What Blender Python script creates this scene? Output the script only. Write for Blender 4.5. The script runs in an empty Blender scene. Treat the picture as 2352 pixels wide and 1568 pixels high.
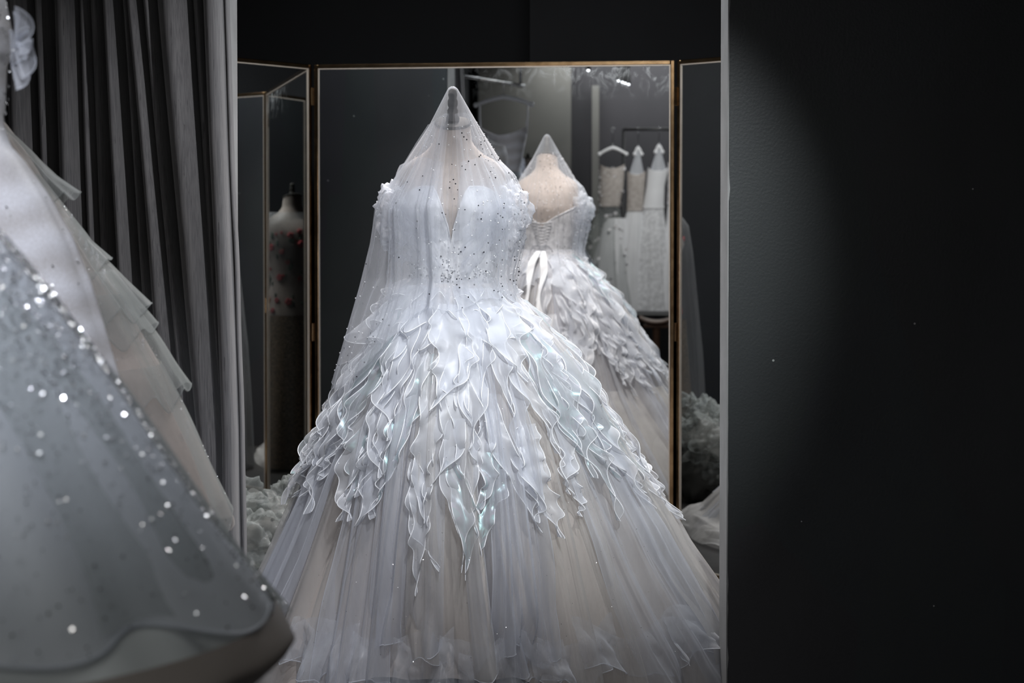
import bpy, math, random
from mathutils import Vector, Euler, noise
PI = math.pi
R = random.Random(7)
sc = bpy.context.scene
col = sc.collection

# ------------------------------------------------------------------ camera
F = 3400.0; PITCH = math.radians(1.2); H = 1.5
CY = 475 + F * math.tan(PITCH)
cam_d = bpy.data.cameras.new('camera'); cam = bpy.data.objects.new('camera', cam_d); col.objects.link(cam)
cam.location = (0, 0, H); cam.rotation_euler = (PI / 2 - PITCH, 0, 0)
cam_d.sensor_width = 36; cam_d.lens = F / 2352 * 36
cam_d.shift_y = -(784 - CY) / 2352
cam_d.clip_start = 0.05
cam_d.dof.use_dof = True; cam_d.dof.focus_distance = 4.25; cam_d.dof.aperture_fstop = 3.5
sc.camera = cam

def at(px, py, Y):
    """world point seen at a pixel, at depth Y"""
    a = (px - 1176) / F; b = (py - CY) / F
    cp, sp = math.cos(PITCH), math.sin(PITCH)
    d = Vector((a, cp - b * sp, -sp - b * cp))
    return Vector((0, 0, H)) + d * (Y / d.y)
def at_h(px, py, z):
    p = at(px, py, 1.0); return at(px, py, (z - H) / (p.z - H))

# ------------------------------------------------------------------ light
w = bpy.data.worlds.new('world'); sc.world = w; w.use_nodes = True
w.node_tree.nodes['Background'].inputs[0].default_value = (0.6, 0.68, 0.8, 1)
w.node_tree.nodes['Background'].inputs[1].default_value = 0.05
sc.view_settings.view_transform = 'Standard'; sc.view_settings.look = 'None'
sc.view_settings.gamma = 1; sc.view_settings.use_curve_mapping = False
sc.view_settings.exposure = 0.98
sc.cycles.transparent_max_bounces = 40
sc.cycles.max_bounces = 10
sc.cycles.caustics_reflective = False
sc.cycles.caustics_refractive = False
sc.cycles.sample_clamp_indirect = 4

def aim(o, tgt):
    o.rotation_euler = (Vector(tgt) - o.location).to_track_quat('-Z', 'Y').to_euler()
def spot(name, loc, tgt, power, size, colr=(1, 1, 1), blend=1.0, rad=0.04):
    l = bpy.data.lights.new(name, 'SPOT'); l.energy = power; l.spot_size = math.radians(size); l.spot_blend = blend
    l.color = colr; l.shadow_soft_size = rad
    o = bpy.data.objects.new(name, l); col.objects.link(o); o.location = loc; aim(o, tgt); return o
def area(name, loc, tgt, power, sx, sy, colr=(1, 1, 1)):
    l = bpy.data.lights.new(name, 'AREA'); l.energy = power; l.shape = 'RECTANGLE'; l.size = sx; l.size_y = sy; l.color = colr
    o = bpy.data.objects.new(name, l); col.objects.link(o); o.location = loc; aim(o, tgt); return o
COOL = (0.85, 0.89, 1.0)
spot('key_spot_light', (0.18, 2.75, 3.0), (-0.08, 4.0, 1.38), 38, 42, COOL)
spot('wall_spot_light', (0.75, 2.10, 3.0), (0.24, 4.11, 1.33), 150, 31, (0.95, 0.99, 1.0))
spot('gown_spot_light', (-0.35, 0.35, 3.0), (-0.90, 2.0, 1.55), 135, 36, COOL)
spot('curtain_fill_spot', (0.25, 3.0, 3.0), (-.78, 3.9, 1.15), 52, 58, (0.97, 0.97, 1.0))  # added spot that rakes the curtain folds from the right
spot('fitting_fill_spot', (0.05, 5.65, 3.0), (-0.1, 4.6, 1.1), 115, 75, (1.0, 0.92, 0.88))  # added downlight behind the gown, replacing light the mirrors would bounce
spot('rack_spot_light', (-0.1, 0.6, 3.0), (-0.5, -1.6, 1.3), 62, 75, (1.0, 0.97, 0.94))
spot('niche_fill_spot', (0.75, 4.9, 3.0), (1.13, 5.05, 1.1), 26, 50, (1.0, .95, .9))  # added spot to brighten the flowered gown on the right
spot('left_niche_fill_spot', (-1.2, 5.2, 3.0), (-1.52, 5.6, 1.1), 22, 50, (1.0, .95, .9))  # added spot so the right mirror leaf shows a brighter left niche
area('room_fill_light', (0.3, -0.3, 3.02), (0.3, -0.3, 0), 9, 2.4, 1.6, (0.95, 0.98, 1.0))  # unseen soft fill, added overhead for general ambient light
area('alcove_fill_light', (0.0, 4.8, 3.04), (0.0, 4.8, 0), 22, 2.2, .4, (0.95, 0.97, 1.0))  # added overhead fill for the partition back and the niches
area('shop_fill_light', (-0.8, -2.9, 3.04), (-0.8, -2.9, 0), 34, 2.2, 1.2, (1.0, 0.99, 0.96))  # added soft fill over the rack end of the room

# ------------------------------------------------------------------ mesh helpers
class MB:
    def __init__(s): s.v = []; s.f = []; s.m = []; s.flat = False
    def grid(s, fn, nu, nv, closed=False, mat=0):
        b = len(s.v); cu = nu if closed else nu + 1
        for j in range(nv + 1):
            for i in range(cu):
                s.v.append(tuple(fn(i / nu, j / nv)))
        for j in range(nv):
            for i in range(nu):
                i2 = (i + 1) % cu if closed else i + 1
                s.f.append((b + j * cu + i, b + j * cu + i2, b + (j + 1) * cu + i2, b + (j + 1) * cu + i)); s.m.append(mat)
        return s
    def tube(s, pts, r, n=6, mat=0, cap=True):
        pts = [Vector(p) for p in pts]; b = len(s.v); k = len(pts)
        up = None
        for i, p in enumerate(pts):
            t = (pts[min(i + 1, k - 1)] - pts[max(i - 1, 0)])
            t = t.normalized() if t.length > 1e-9 else Vector((0, 0, 1))
            if up is None: up = t.orthogonal().normalized()
            up = (up - t * up.dot(t)); up = up.normalized() if up.length > 1e-6 else t.orthogonal().normalized()
            q = t.cross(up); rr = r[i] if isinstance(r, (list, tuple)) else r
            for a in range(n):
                an = 2 * PI * a / n; s.v.append(tuple(p + (up * math.cos(an) + q * math.sin(an)) * rr))
        for i in range(k - 1):
            for a in range(n):
                a2 = (a + 1) % n
                s.f.append((b + i * n + a, b + i * n + a2, b + (i + 1) * n + a2, b + (i + 1) * n + a)); s.m.append(mat)
        if cap:
            s.f.append(tuple(b + a for a in range(n))[::-1]); s.m.append(mat)
            s.f.append(tuple(b + (k - 1) * n + a for a in range(n))); s.m.append(mat)
        return s
    def box(s, c, h, ax=None, mat=0):
        c = Vector(c); ax = ax or (Vector((1, 0, 0)), Vector((0, 1, 0)), Vector((0, 0, 1))); b = len(s.v)
        for sx in (-1, 1):
            for sy in (-1, 1):
                for sz in (-1, 1):
                    s.v.append(tuple(c + ax[0] * h[0] * sx + ax[1] * h[1] * sy + ax[2] * h[2] * sz))
        for q in ((0, 1, 3, 2), (4, 6, 7, 5), (0, 4, 5, 1), (2, 3, 7, 6), (0, 2, 6, 4), (1, 5, 7, 3)):
            s.f.append(tuple(b + i for i in q)); s.m.append(mat)
        return s
    def lathe(s, c, prof, n=24, mat=0, sy=1.0):
        c = Vector(c)
        s.grid(lambda u, v: c + Vector((_pl(prof, v)[0] * math.cos(2 * PI * u), sy * _pl(prof, v)[0] * math.sin(2 * PI * u), _pl(prof, v)[1])), n, len(prof) - 1, True, mat)
        return s
    def ball(s, c, r, nu=8, nv=5, mat=0, sc=(1, 1, 1)):
        c = Vector(c)
        s.grid(lambda u, v: c + Vector((sc[0] * r * math.sin(PI * max(min(v, .999), .001)) * math.cos(2 * PI * u), sc[1] * r * math.sin(PI * max(min(v, .999), .001)) * math.sin(2 * PI * u), sc[2] * r * math.cos(PI * v))), nu, nv, True, mat)
        return s
    def flake(s, c, n, r, k=6, mat=0):
        c = Vector(c); n = Vector(n).normalized(); a = n.orthogonal().normalized(); q = n.cross(a); b = len(s.v)
        for i in range(k):
            an = 2 * PI * i / k; s.v.append(tuple(c + (a * math.cos(an) + q * math.sin(an)) * r))
        s.f.append(tuple(range(b, b + k))); s.m.append(mat); return s
    def build(s, name, mats, parent=None, smooth=True, bevel=0):
        if not isinstance(mats, (list, tuple)): mats = [mats]
        if parent is not None:
            org = parent; 
            while org.parent: org = org.parent
            off = org.location.copy()
        else:
            xs = [v[0] for v in s.v]; ys = [v[1] for v in s.v]; zs = [v[2] for v in s.v]
            off = Vector(((min(xs) + max(xs)) / 2, (min(ys) + max(ys)) / 2, min(zs)))
        me = bpy.data.meshes.new(name)
        me.from_pydata([(v[0] - off.x, v[1] - off.y, v[2] - off.z) for v in s.v], [], s.f)
        for m in mats: me.materials.append(m)
        me.polygons.foreach_set('material_index', s.m)
        if smooth: me.polygons.foreach_set('use_smooth', [True] * len(s.f))
        me.update()
        o = bpy.data.objects.new(name, me); col.objects.link(o)
        if parent is not None: o.parent = parent
        else: o.location = off
        if bevel:
            b = o.modifiers.new('bevel', 'BEVEL'); b.width = bevel; b.segments = 2; b.limit_method = 'ANGLE'
        return o
def _pl(p, v):
    i = min(int(round(v * (len(p) - 1))), len(p) - 1); return p[i]
def lerp(a, b, t): return a + (b - a) * t
def interp(tab, x):
    """tab sorted by descending or ascending first column"""
    if tab[0][0] > tab[-1][0]: tab = tab[::-1]
    if x <= tab[0][0]: return tab[0][1]
    for a, b in zip(tab, tab[1:]):
        if x <= b[0]:
            t = (x - a[0]) / max(b[0] - a[0], 1e-9); return a[1] + (b[1] - a[1]) * t
    return tab[-1][1]
def smooth(a, b, x):
    t = max(0, min(1, (x - a) / (b - a))); return t * t * (3 - 2 * t)
def nz(x, y=0, z=0): return noise.noise(Vector((x, y, z)))
def empty(name, loc, label=None, cat=None, group=None):
    o = bpy.data.objects.new(name, None); o.empty_display_size = 0.1; col.objects.link(o); o.location = loc
    return tag(o, label, cat, group)
def tag(o, label=None, cat=None, group=None, kind=None):
    if label: o['label'] = label
    if cat: o['category'] = cat
    if group: o['group'] = group
    if kind: o['kind'] = kind
    return o

# ------------------------------------------------------------------ materials
def nt(name):
    m = bpy.data.materials.new(name); m.use_nodes = True; t = m.node_tree
    for n in list(t.nodes): t.nodes.remove(n)
    out = t.nodes.new('ShaderNodeOutputMaterial'); return m, t, out
def N(t, typ, **kw):
    n = t.nodes.new(typ)
    for k, v in kw.items():
        if k.startswith('i_'):
            key = k[2:]; n.inputs[int(key) if key.isdigit() else key.replace('_', ' ')].default_value = v
        else: setattr(n, k, v)
    return n
def math_(t, op, a, b=None, clamp=False):
    n = t.nodes.new('ShaderNodeMath'); n.operation = op; n.use_clamp = clamp
    for i, x in enumerate((a, b)):
        if x is None: continue
        if isinstance(x, (int, float)): n.inputs[i].default_value = x
        else: t.links.new(x, n.inputs[i])
    return n.outputs[0]
def c4(c): return (c[0], c[1], c[2], 1)
def noise_col(t, c1, c2, scale=(1, 1, 1), sc_=5, detail=4, lo=.35, hi=.65, coord='Object'):
    tc = N(t, 'ShaderNodeTexCoord'); mp = N(t, 'ShaderNodeMapping'); mp.inputs['Scale'].default_value = scale
    t.links.new(tc.outputs[coord], mp.inputs[0])
    ns = N(t, 'ShaderNodeTexNoise', i_Scale=sc_, i_Detail=detail); t.links.new(mp.outputs[0], ns.inputs['Vector'])
    cr = N(t, 'ShaderNodeValToRGB'); cr.color_ramp.elements[0].position = lo; cr.color_ramp.elements[1].position = hi
    cr.color_ramp.elements[0].color = c4(c1); cr.color_ramp.elements[1].color = c4(c2)
    t.links.new(ns.outputs[0], cr.inputs[0]); return cr.outputs[0], ns.outputs[0]
def solid(name, c1, c2=None, rough=.5, metal=0, sc_=6, scale=(1, 1, 1), bump=0, spec=.5, lo=.35, hi=.65, bsc=None, sheen=0, coat=0):
    m, t, out = nt(name); p = N(t, 'ShaderNodeBsdfPrincipled'); t.links.new(p.outputs[0], out.inputs[0])
    p.inputs['Roughness'].default_value = rough; p.inputs['Metallic'].default_value = metal
    p.inputs['Specular IOR Level'].default_value = spec
    if sheen: p.inputs['Sheen Weight'].default_value = sheen
    if coat: p.inputs['Coat Weight'].default_value = coat
    c, f = noise_col(t, c1, c2 or c1, scale, sc_, lo=lo, hi=hi); t.links.new(c, p.inputs['Base Color'])
    if bump:
        if bsc:
            _, f = noise_col(t, c1, c1, scale, bsc)
        b = N(t, 'ShaderNodeBump', i_Strength=bump, i_Distance=.004); t.links.new(f, b.inputs['Height']); t.links.new(b.outputs[0], p.inputs['Normal'])
    return m
def tulle(name, c1, cov, c2=None, transl=.45, gloss=.05, rough=.35, var=.35, stretch=(14, 14, 1.2), iri=False):
    """woven net: coverage grows with the slant at which the cloth is crossed"""
    m, t, out = nt(name)
    lw = N(t, 'ShaderNodeLayerWeight', i_Blend=.5)
    cosv = math_(t, 'MAXIMUM', math_(t, 'SUBTRACT', 1.0, lw.outputs['Facing']), .14)
    c, f = noise_col(t, c1, c2 or c1, stretch, 1.5, 3)
    dens = math_(t, 'MULTIPLY', math_(t, 'ADD', math_(t, 'MULTIPLY', math_(t, 'SUBTRACT', f, .5), 2 * var * 2), 1.0), math.log(1 / (1 - cov)))
    od = math_(t, 'DIVIDE', math_(t, 'MAXIMUM', dens, .02), cosv)
    al = math_(t, 'SUBTRACT', 1.0, math_(t, 'POWER', math.e, math_(t, 'MULTIPLY', od, -1.0)), True)
    df = N(t, 'ShaderNodeBsdfDiffuse'); tr = N(t, 'ShaderNodeBsdfTranslucent'); gl = N(t, 'ShaderNodeBsdfGlossy', i_Roughness=rough)
    t.links.new(c, df.inputs[0]); t.links.new(c, tr.inputs[0])
    gl.inputs[0].default_value = (1, 1, 1, 1)
    if iri:   # thin iridescent film: hue turns with angle and thickness
        cr = N(t, 'ShaderNodeValToRGB'); e = cr.color_ramp.elements
        e[0].color = (.25, .85, .8, 1); e[1].color = (.85, .6, .9, 1)
        x = cr.color_ramp.elements.new(.5); x.color = (.55, 1, .95, 1)
        t.links.new(math_(t, 'FRACT', math_(t, 'ADD', math_(t, 'MULTIPLY', lw.outputs['Facing'], 1.6), f)), cr.inputs[0]); t.links.new(cr.outputs[0], gl.inputs[0])
    m1 = N(t, 'ShaderNodeMixShader'); m1.inputs[0].default_value = transl; t.links.new(df.outputs[0], m1.inputs[1]); t.links.new(tr.outputs[0], m1.inputs[2])
    m2 = N(t, 'ShaderNodeMixShader'); m2.inputs[0].default_value = gloss; t.links.new(m1.outputs[0], m2.inputs[1]); t.links.new(gl.outputs[0], m2.inputs[2])
    m3 = N(t, 'ShaderNodeMixShader'); tp = N(t, 'ShaderNodeBsdfTransparent')
    t.links.new(al, m3.inputs[0]); t.links.new(tp.outputs[0], m3.inputs[1]); t.links.new(m2.outputs[0], m3.inputs[2]); t.links.new(m3.outputs[0], out.inputs[0])
    return m

M = {}
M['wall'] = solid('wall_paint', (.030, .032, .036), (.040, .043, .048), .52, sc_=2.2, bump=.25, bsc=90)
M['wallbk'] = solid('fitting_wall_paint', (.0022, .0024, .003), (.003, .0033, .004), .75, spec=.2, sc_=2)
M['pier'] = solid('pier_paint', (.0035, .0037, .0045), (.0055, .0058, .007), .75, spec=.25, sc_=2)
M['jamb'] = solid('jamb_paint', (.27, .275, .275), (.33, .333, .335), .6, sc_=8, bump=.2)
M['ceil'] = solid('ceiling_paint', (.02, .02, .022), (.025, .025, .028), .8)
M['floor'] = solid('floor_boards', (.035, .033, .032), (.05, .047, .045), .45, sc_=4, scale=(8, 1, 1))
M['greywall'] = solid('grey_wall_paint', (.10, .10, .096), (.12, .118, .113), .7, sc_=2)
M['plum'] = solid('plum_wall_paint', (.017, .017, .022), (.023, .022, .028), .7, sc_=2)
M['gold'] = solid('brushed_gold_metal', (.30, .19, .10), (.46, .31, .17), .16, 1, sc_=30)
M['palegold'] = solid('pale_gold_bead', (.85, .74, .62), (.9, .8, .7), .3, .6, sc_=20)
M['black'] = solid('black_powder_coat', (.012, .012, .014), (.02, .02, .022), .5)
M['chrome'] = solid('chrome', (.75, .76, .78), (.8, .8, .82), .12, 1)
M['wood'] = solid('stool_wood', (.16, .08, .05), (.24, .13, .08), .45, sc_=4, scale=(1, 1, 12))
M['nude'] = solid('nude_jersey', (.42, .355, .31), (.47, .395, .345), .8, sc_=40, sheen=.3)
M['blush'] = solid('blush_tulle_bodice', (.42, .38, .35), (.55, .50, .47), .8, sc_=30)
M['cap'] = solid('grey_wood_cap', (.05, .048, .044), (.075, .07, .064), .75, spec=.15, sc_=12, scale=(1, 1, 6))
M['lining'] = solid('beige_satin_lining', (.47, .415, .375), (.55, .495, .455), .55, sc_=5, sheen=.2)
M['white'] = solid('white_satin', (.78, .78, .80), (.84, .84, .86), .45, sc_=5, sheen=.3)
M['bodice'] = solid('white_lace_bodice', (.60, .60, .62), (.88, .88, .9), .55, sc_=34, bump=.8, sheen=.3)
M['pearl'] = solid('pearl', (.86, .86, .88), (.92, .92, .94), .18, .0, coat=.6)
M['crystal'] = solid('dark_crystal', (.02, .02, .025), (.03, .03, .04), .08, .6)
M['sequin'] = solid('silver_sequin', (.9, .92, .96), (.98, .96, .94), .22, .9, sc_=60)
M['thread'] = solid('satin_edge_thread', (.86, .87, .90), (.92, .93, .96), .3, sheen=.3)
M['t_cool'] = tulle('cool_white_tulle', (.82, .84, .90), .40, gloss=.02)
M['t_warm'] = tulle('warm_white_tulle', (.84, .82, .80), .34, gloss=.02)
M['t_veil'] = tulle('veil_tulle', (.84, .86, .91), .17, var=.3, gloss=.02, stretch=(9, 9, .8))
M['t_puff'] = tulle('sleeve_organza', (.86, .88, .93), .27, gloss=.04)
M['organza'] = tulle('petal_organza', (.87, .89, .94), .46, gloss=.035, rough=.33, var=.25, stretch=(6, 6, 3))
M['irid'] = tulle('iridescent_organza', (.82, .86, .90), .40, gloss=.24, rough=.28, var=.4, stretch=(9, 9, 5), iri=True)
M['t_grey'] = tulle('grey_green_tulle', (.42, .45, .44), .22, var=.3)
M['t_glit'] = tulle('glitter_net', (.72, .68, .65), .17, var=.3)
M['t_fore'] = tulle('sparkle_tulle', (.74, .77, .82), .60, var=.25, stretch=(5, 5, .8))
M['foreline'] = solid('grey_green_lining', (.42, .44, .435), (.48, .50, .50), .6, sc_=3, sheen=.2)
M['forehem'] = solid('taupe_under_lining', (.20, .175, .155), (.25, .22, .20), .6, sc_=3)
M['nudelin'] = solid('nude_skirt_lining', (.44, .36, .315), (.50, .41, .36), .6, sc_=30, bump=.3)
M['sheergrey'] = tulle('sheer_cape_net', (.30, .31, .32), .28, var=.3)
M['goldseq'] = solid('gold_brown_sequin_cloth', (.10, .065, .04), (.42, .30, .18), .4, .3, sc_=160, lo=.45, hi=.62, bump=.6)
M['red'] = solid('red_rosette_silk', (.42, .02, .03), (.55, .05, .06), .4)
M['leaf'] = solid('green_thread_leaf', (.05, .12, .07), (.08, .16, .10), .5)
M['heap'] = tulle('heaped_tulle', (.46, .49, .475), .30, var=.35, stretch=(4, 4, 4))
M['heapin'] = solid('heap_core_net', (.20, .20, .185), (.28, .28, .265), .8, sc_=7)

def lamp_mat():
    m, t, out = nt('lamp_glow'); e = N(t, 'ShaderNodeEmission', i_Strength=3.5); e.inputs[0].default_value = (.93, .96, 1, 1)
    t.links.new(e.outputs[0], out.inputs[0]); return m
M['lamp'] = lamp_mat()

def lace_mat():
    m, t, out = nt('white_lace'); p = N(t, 'ShaderNodeBsdfPrincipled', i_Roughness=.5); t.links.new(p.outputs[0], out.inputs[0])
    tc = N(t, 'ShaderNodeTexCoord'); mp = N(t, 'ShaderNodeMapping'); mp.inputs['Scale'].default_value = (1, 1, 1); t.links.new(tc.outputs['Object'], mp.inputs[0])
    wv = N(t, 'ShaderNodeTexWave', i_Scale=4.0, i_Distortion=6.0, i_Detail=3.0, wave_type='RINGS'); t.links.new(mp.outputs[0], wv.inputs[0])
    vo = N(t, 'ShaderNodeTexVoronoi', i_Scale=170.0, feature='DISTANCE_TO_EDGE'); t.links.new(mp.outputs[0], vo.inputs[0])
    x = math_(t, 'ADD', math_(t, 'MULTIPLY', wv.outputs['Fac'], .65), math_(t, 'MULTIPLY', math_(t, 'LESS_THAN', vo.outputs['Distance'], .12), .35), True)
    cr = N(t, 'ShaderNodeValToRGB'); cr.color_ramp.elements[0].color = (.56, .53, .52, 1); cr.color_ramp.elements[1].color = (.84, .83, .86, 1)
    t.links.new(x, cr.inputs[0]); t.links.new(cr.outputs[0], p.inputs['Base Color'])
    b = N(t, 'ShaderNodeBump', i_Strength=.5, i_Distance=.003); t.links.new(x, b.inputs['Height']); t.links.new(b.outputs[0], p.inputs['Normal'])
    return m
M['lace'] = lace_mat()

def curtain_mat():
    m, t, out = nt('curtain_linen'); p = N(t, 'ShaderNodeBsdfPrincipled', i_Roughness=.75); t.links.new(p.outputs[0], out.inputs[0])
    p.inputs['Sheen Weight'].default_value = .25
    c, f = noise_col(t, (.105, .103, .108), (.165, .162, .165), (150, 150, 3), 2.2, 4, .38, .6)
    tc = N(t, 'ShaderNodeTexCoord'); mp = N(t, 'ShaderNodeMapping'); mp.inputs['Scale'].default_value = (260, 260, 9); t.links.new(tc.outputs['Object'], mp.inputs[0])
    ns = N(t, 'ShaderNodeTexNoise', i_Scale=1.0, i_Detail=2.0); t.links.new(mp.outputs[0], ns.inputs[0])
    mx = N(t, 'ShaderNodeMix', data_type='RGBA'); t.links.new(c, mx.inputs[6]); mx.inputs[7].default_value = (.06, .058, .062, 1)
    t.links.new(math_(t, 'GREATER_THAN', ns.outputs[0], .68), mx.inputs[0]); t.links.new(mx.outputs[2], p.inputs['Base Color'])
    b = N(t, 'ShaderNodeBump', i_Strength=.25, i_Distance=.002); t.links.new(f, b.inputs['Height']); t.links.new(b.outputs[0], p.inputs['Normal'])
    return m
M['curtain'] = curtain_mat()

def scuffed_wall():
    m, t, out = nt('scuffed_wall_paint'); p = N(t, 'ShaderNodeBsdfPrincipled', i_Roughness=.5); t.links.new(p.outputs[0], out.inputs[0])
    c, f = noise_col(t, (.036, .038, .042), (.047, .050, .054), (1, 1, .6), 2.5, 5)
    tc = N(t, 'ShaderNodeTexCoord')
    vo = N(t, 'ShaderNodeTexVoronoi', i_Scale=9.0); t.links.new(tc.outputs['Object'], vo.inputs[0])
    mx = N(t, 'ShaderNodeMix', data_type='RGBA'); t.links.new(c, mx.inputs[6]); mx.inputs[7].default_value = (.5, .5, .5, 1)
    t.links.new(math_(t, 'LESS_THAN', vo.outputs['Distance'], .03), mx.inputs[0])
    # brush sweeps of a second coat
    mp = N(t, 'ShaderNodeMapping'); mp.inputs['Rotation'].default_value = (0, .5, 0); mp.inputs['Scale'].default_value = (2.2, 1, .8); t.links.new(tc.outputs['Object'], mp.inputs[0])
    v2 = N(t, 'ShaderNodeTexVoronoi', i_Scale=1.3); t.links.new(mp.outputs[0], v2.inputs[0])
    m2 = N(t, 'ShaderNodeMix', data_type='RGBA', blend_type='MULTIPLY'); m2.inputs[0].default_value = .10
    t.links.new(mx.outputs[2], m2.inputs[6]); t.links.new(v2.outputs['Color'], m2.inputs[7]); t.links.new(m2.outputs[2], p.inputs['Base Color'])
    n2 = N(t, 'ShaderNodeTexNoise', i_Scale=130.0, i_Detail=3.0); t.links.new(tc.outputs['Object'], n2.inputs[0])
    b = N(t, 'ShaderNodeBump', i_Strength=.3, i_Distance=.002); t.links.new(n2.outputs[0], b.inputs['Height']); t.links.new(b.outputs[0], p.inputs['Normal'])
    return m
M['scuff'] = scuffed_wall()

def mirror_mat():
    m, t, out = nt('mirror_glass'); g = N(t, 'ShaderNodeBsdfGlossy', i_Roughness=0.0); g.inputs[0].default_value = (.74, .76, .76, 1)
    tc = N(t, 'ShaderNodeTexCoord'); sp = N(t, 'ShaderNodeSeparateXYZ'); t.links.new(tc.outputs['UV'], sp.inputs[0])
    # smears of old tape residue near the upper right corner
    ns = N(t, 'ShaderNodeTexNoise', i_Scale=26.0, i_Detail=6.0, i_Roughness=.65, i_Distortion=1.2); t.links.new(tc.outputs['UV'], ns.inputs[0])
    top = math_(t, 'MULTIPLY', math_(t, 'SUBTRACT', sp.outputs[1], .93), 14.0, True)
    rt = math_(t, 'MULTIPLY', math_(t, 'SUBTRACT', sp.outputs[0], .42), 1.7, True)
    k = math_(t, 'MULTIPLY', math_(t, 'MULTIPLY', top, rt), math_(t, 'MULTIPLY', math_(t, 'SUBTRACT', ns.outputs[0], .50), 6.0, True), True)
    d = N(t, 'ShaderNodeBsdfDiffuse'); d.inputs[0].default_value = (.75, .78, .78, 1)
    mx = N(t, 'ShaderNodeMixShader'); t.links.new(math_(t, 'MULTIPLY', k, .95), mx.inputs[0]); t.links.new(g.outputs[0], mx.inputs[1]); t.links.new(d.outputs[0], mx.inputs[2])
    t.links.new(mx.outputs[0], out.inputs[0]); return m
M['mirror'] = mirror_mat()
M['clear_mirror'] = solid('clear_mirror_glass', (.76, .78, .78), rough=0.0, metal=1)

# ------------------------------------------------------------------ layout
D = 4.53                                            # the main gown's depth
GX = (1040 - 1176) / F * D
real = Vector((GX, D, 0)); virt = Vector(((1257 - 1176) / F * D / .6, D / .6, 0))
MN = (real - virt).normalized(); MP = (real + virt) / 2         # mirror plane: normal faces the room
MU = Vector((-MN.y, MN.x, 0))                       # along the mirror, to the right
def refl(p): p = Vector(p); return p - MN * 2 * (p - MP).dot(MN)
def mir(px, py, Yv): return refl(at(px, py, Yv))    # place a thing by where the mirror shows it
def on_mirror(px):
    a = (px - 1176) / F; s = (MP.x - a * MP.y) / (a * MU.y - MU.x); return MP + MU * s

ZT = 3.1; XL, XR, YB, YF = -2.6, 2.9, 6.75, -5.0
PY1, PY2 = 4.11, 4.25                               # partition front and back
PXL = (546 - 1176) / F * PY2; PXR = (1655 - 1176) / F * PY2

def slab(name, c, h, m, smooth_=False, parent=None, bevel=0):
    o = MB().box(c, h).build(name, m, parent, smooth_, bevel)
    if parent is None: tag(o, kind='structure')
    return o
slab('floor', ((XL + XR) / 2, (YF + YB) / 2, -.05), ((XR - XL) / 2, (YB - YF) / 2, .05), M['floor'])
slab('ceiling', ((XL + XR) / 2, (YF + YB) / 2, ZT + .05), ((XR - XL) / 2, (YB - YF) / 2, .05), M['ceil'])
slab('wall_left', (XL - .05, (YF + YB) / 2, ZT / 2), (.05, (YB - YF) / 2, ZT / 2), M['wall'])
slab('wall_right', (XR + .05, (YF + YB) / 2, ZT / 2), (.05, (YB - YF) / 2, ZT / 2), M['wall'])
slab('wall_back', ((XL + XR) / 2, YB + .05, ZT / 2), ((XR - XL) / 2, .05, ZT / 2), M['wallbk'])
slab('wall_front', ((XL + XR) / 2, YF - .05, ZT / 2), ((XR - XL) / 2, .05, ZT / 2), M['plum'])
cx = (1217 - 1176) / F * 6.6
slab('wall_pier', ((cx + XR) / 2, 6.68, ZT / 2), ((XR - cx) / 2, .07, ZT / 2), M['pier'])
def partition(name, x0, x1, edge_x):
    mb = MB(); s = 1 if edge_x == x0 else -1
    xe = edge_x + s * .004
    lo, hi = (xe, x1) if s > 0 else (x0, xe)
    mb.box(((lo + hi) / 2, (PY1 + PY2) / 2, ZT / 2), ((hi - lo) / 2, (PY2 - PY1) / 2, ZT / 2))
    o = mb.build(name, M['scuff'], None, False); tag(o, kind='structure')
    # ragged paint line and bare jamb face
    jb = MB(); r = random.Random(3)
    n = 90
    def f(u, v):
        z = ZT * v
        if u < .01: return (edge_x - s * .0005, PY2 + .0005, z)
        if u < .6: return (edge_x - s * .0005, PY1 - .0006, z)
        return (edge_x + s * (.003 + .0022 * max(0, nz(z * 23, 3.1, s)) * 3 * (1 if abs(nz(z * 6, 1)) > .15 else .1)), PY1 - .0007, z)
    jb.grid(lambda u, v: f(u, v), 2, n)
    j = jb.build('trim_' + ('1' if s > 0 else '2'), M['jamb'], None, False); tag(j, kind='structure')
partition('wall_partition_right', PXR, XR, PXR)
partition('wall_partition_left', XL, PXL, PXL)
slab('trim_3', (PXR + .012 + .55, PY1 - .006, .04), (.55, .006, .04), M['black'])

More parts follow.
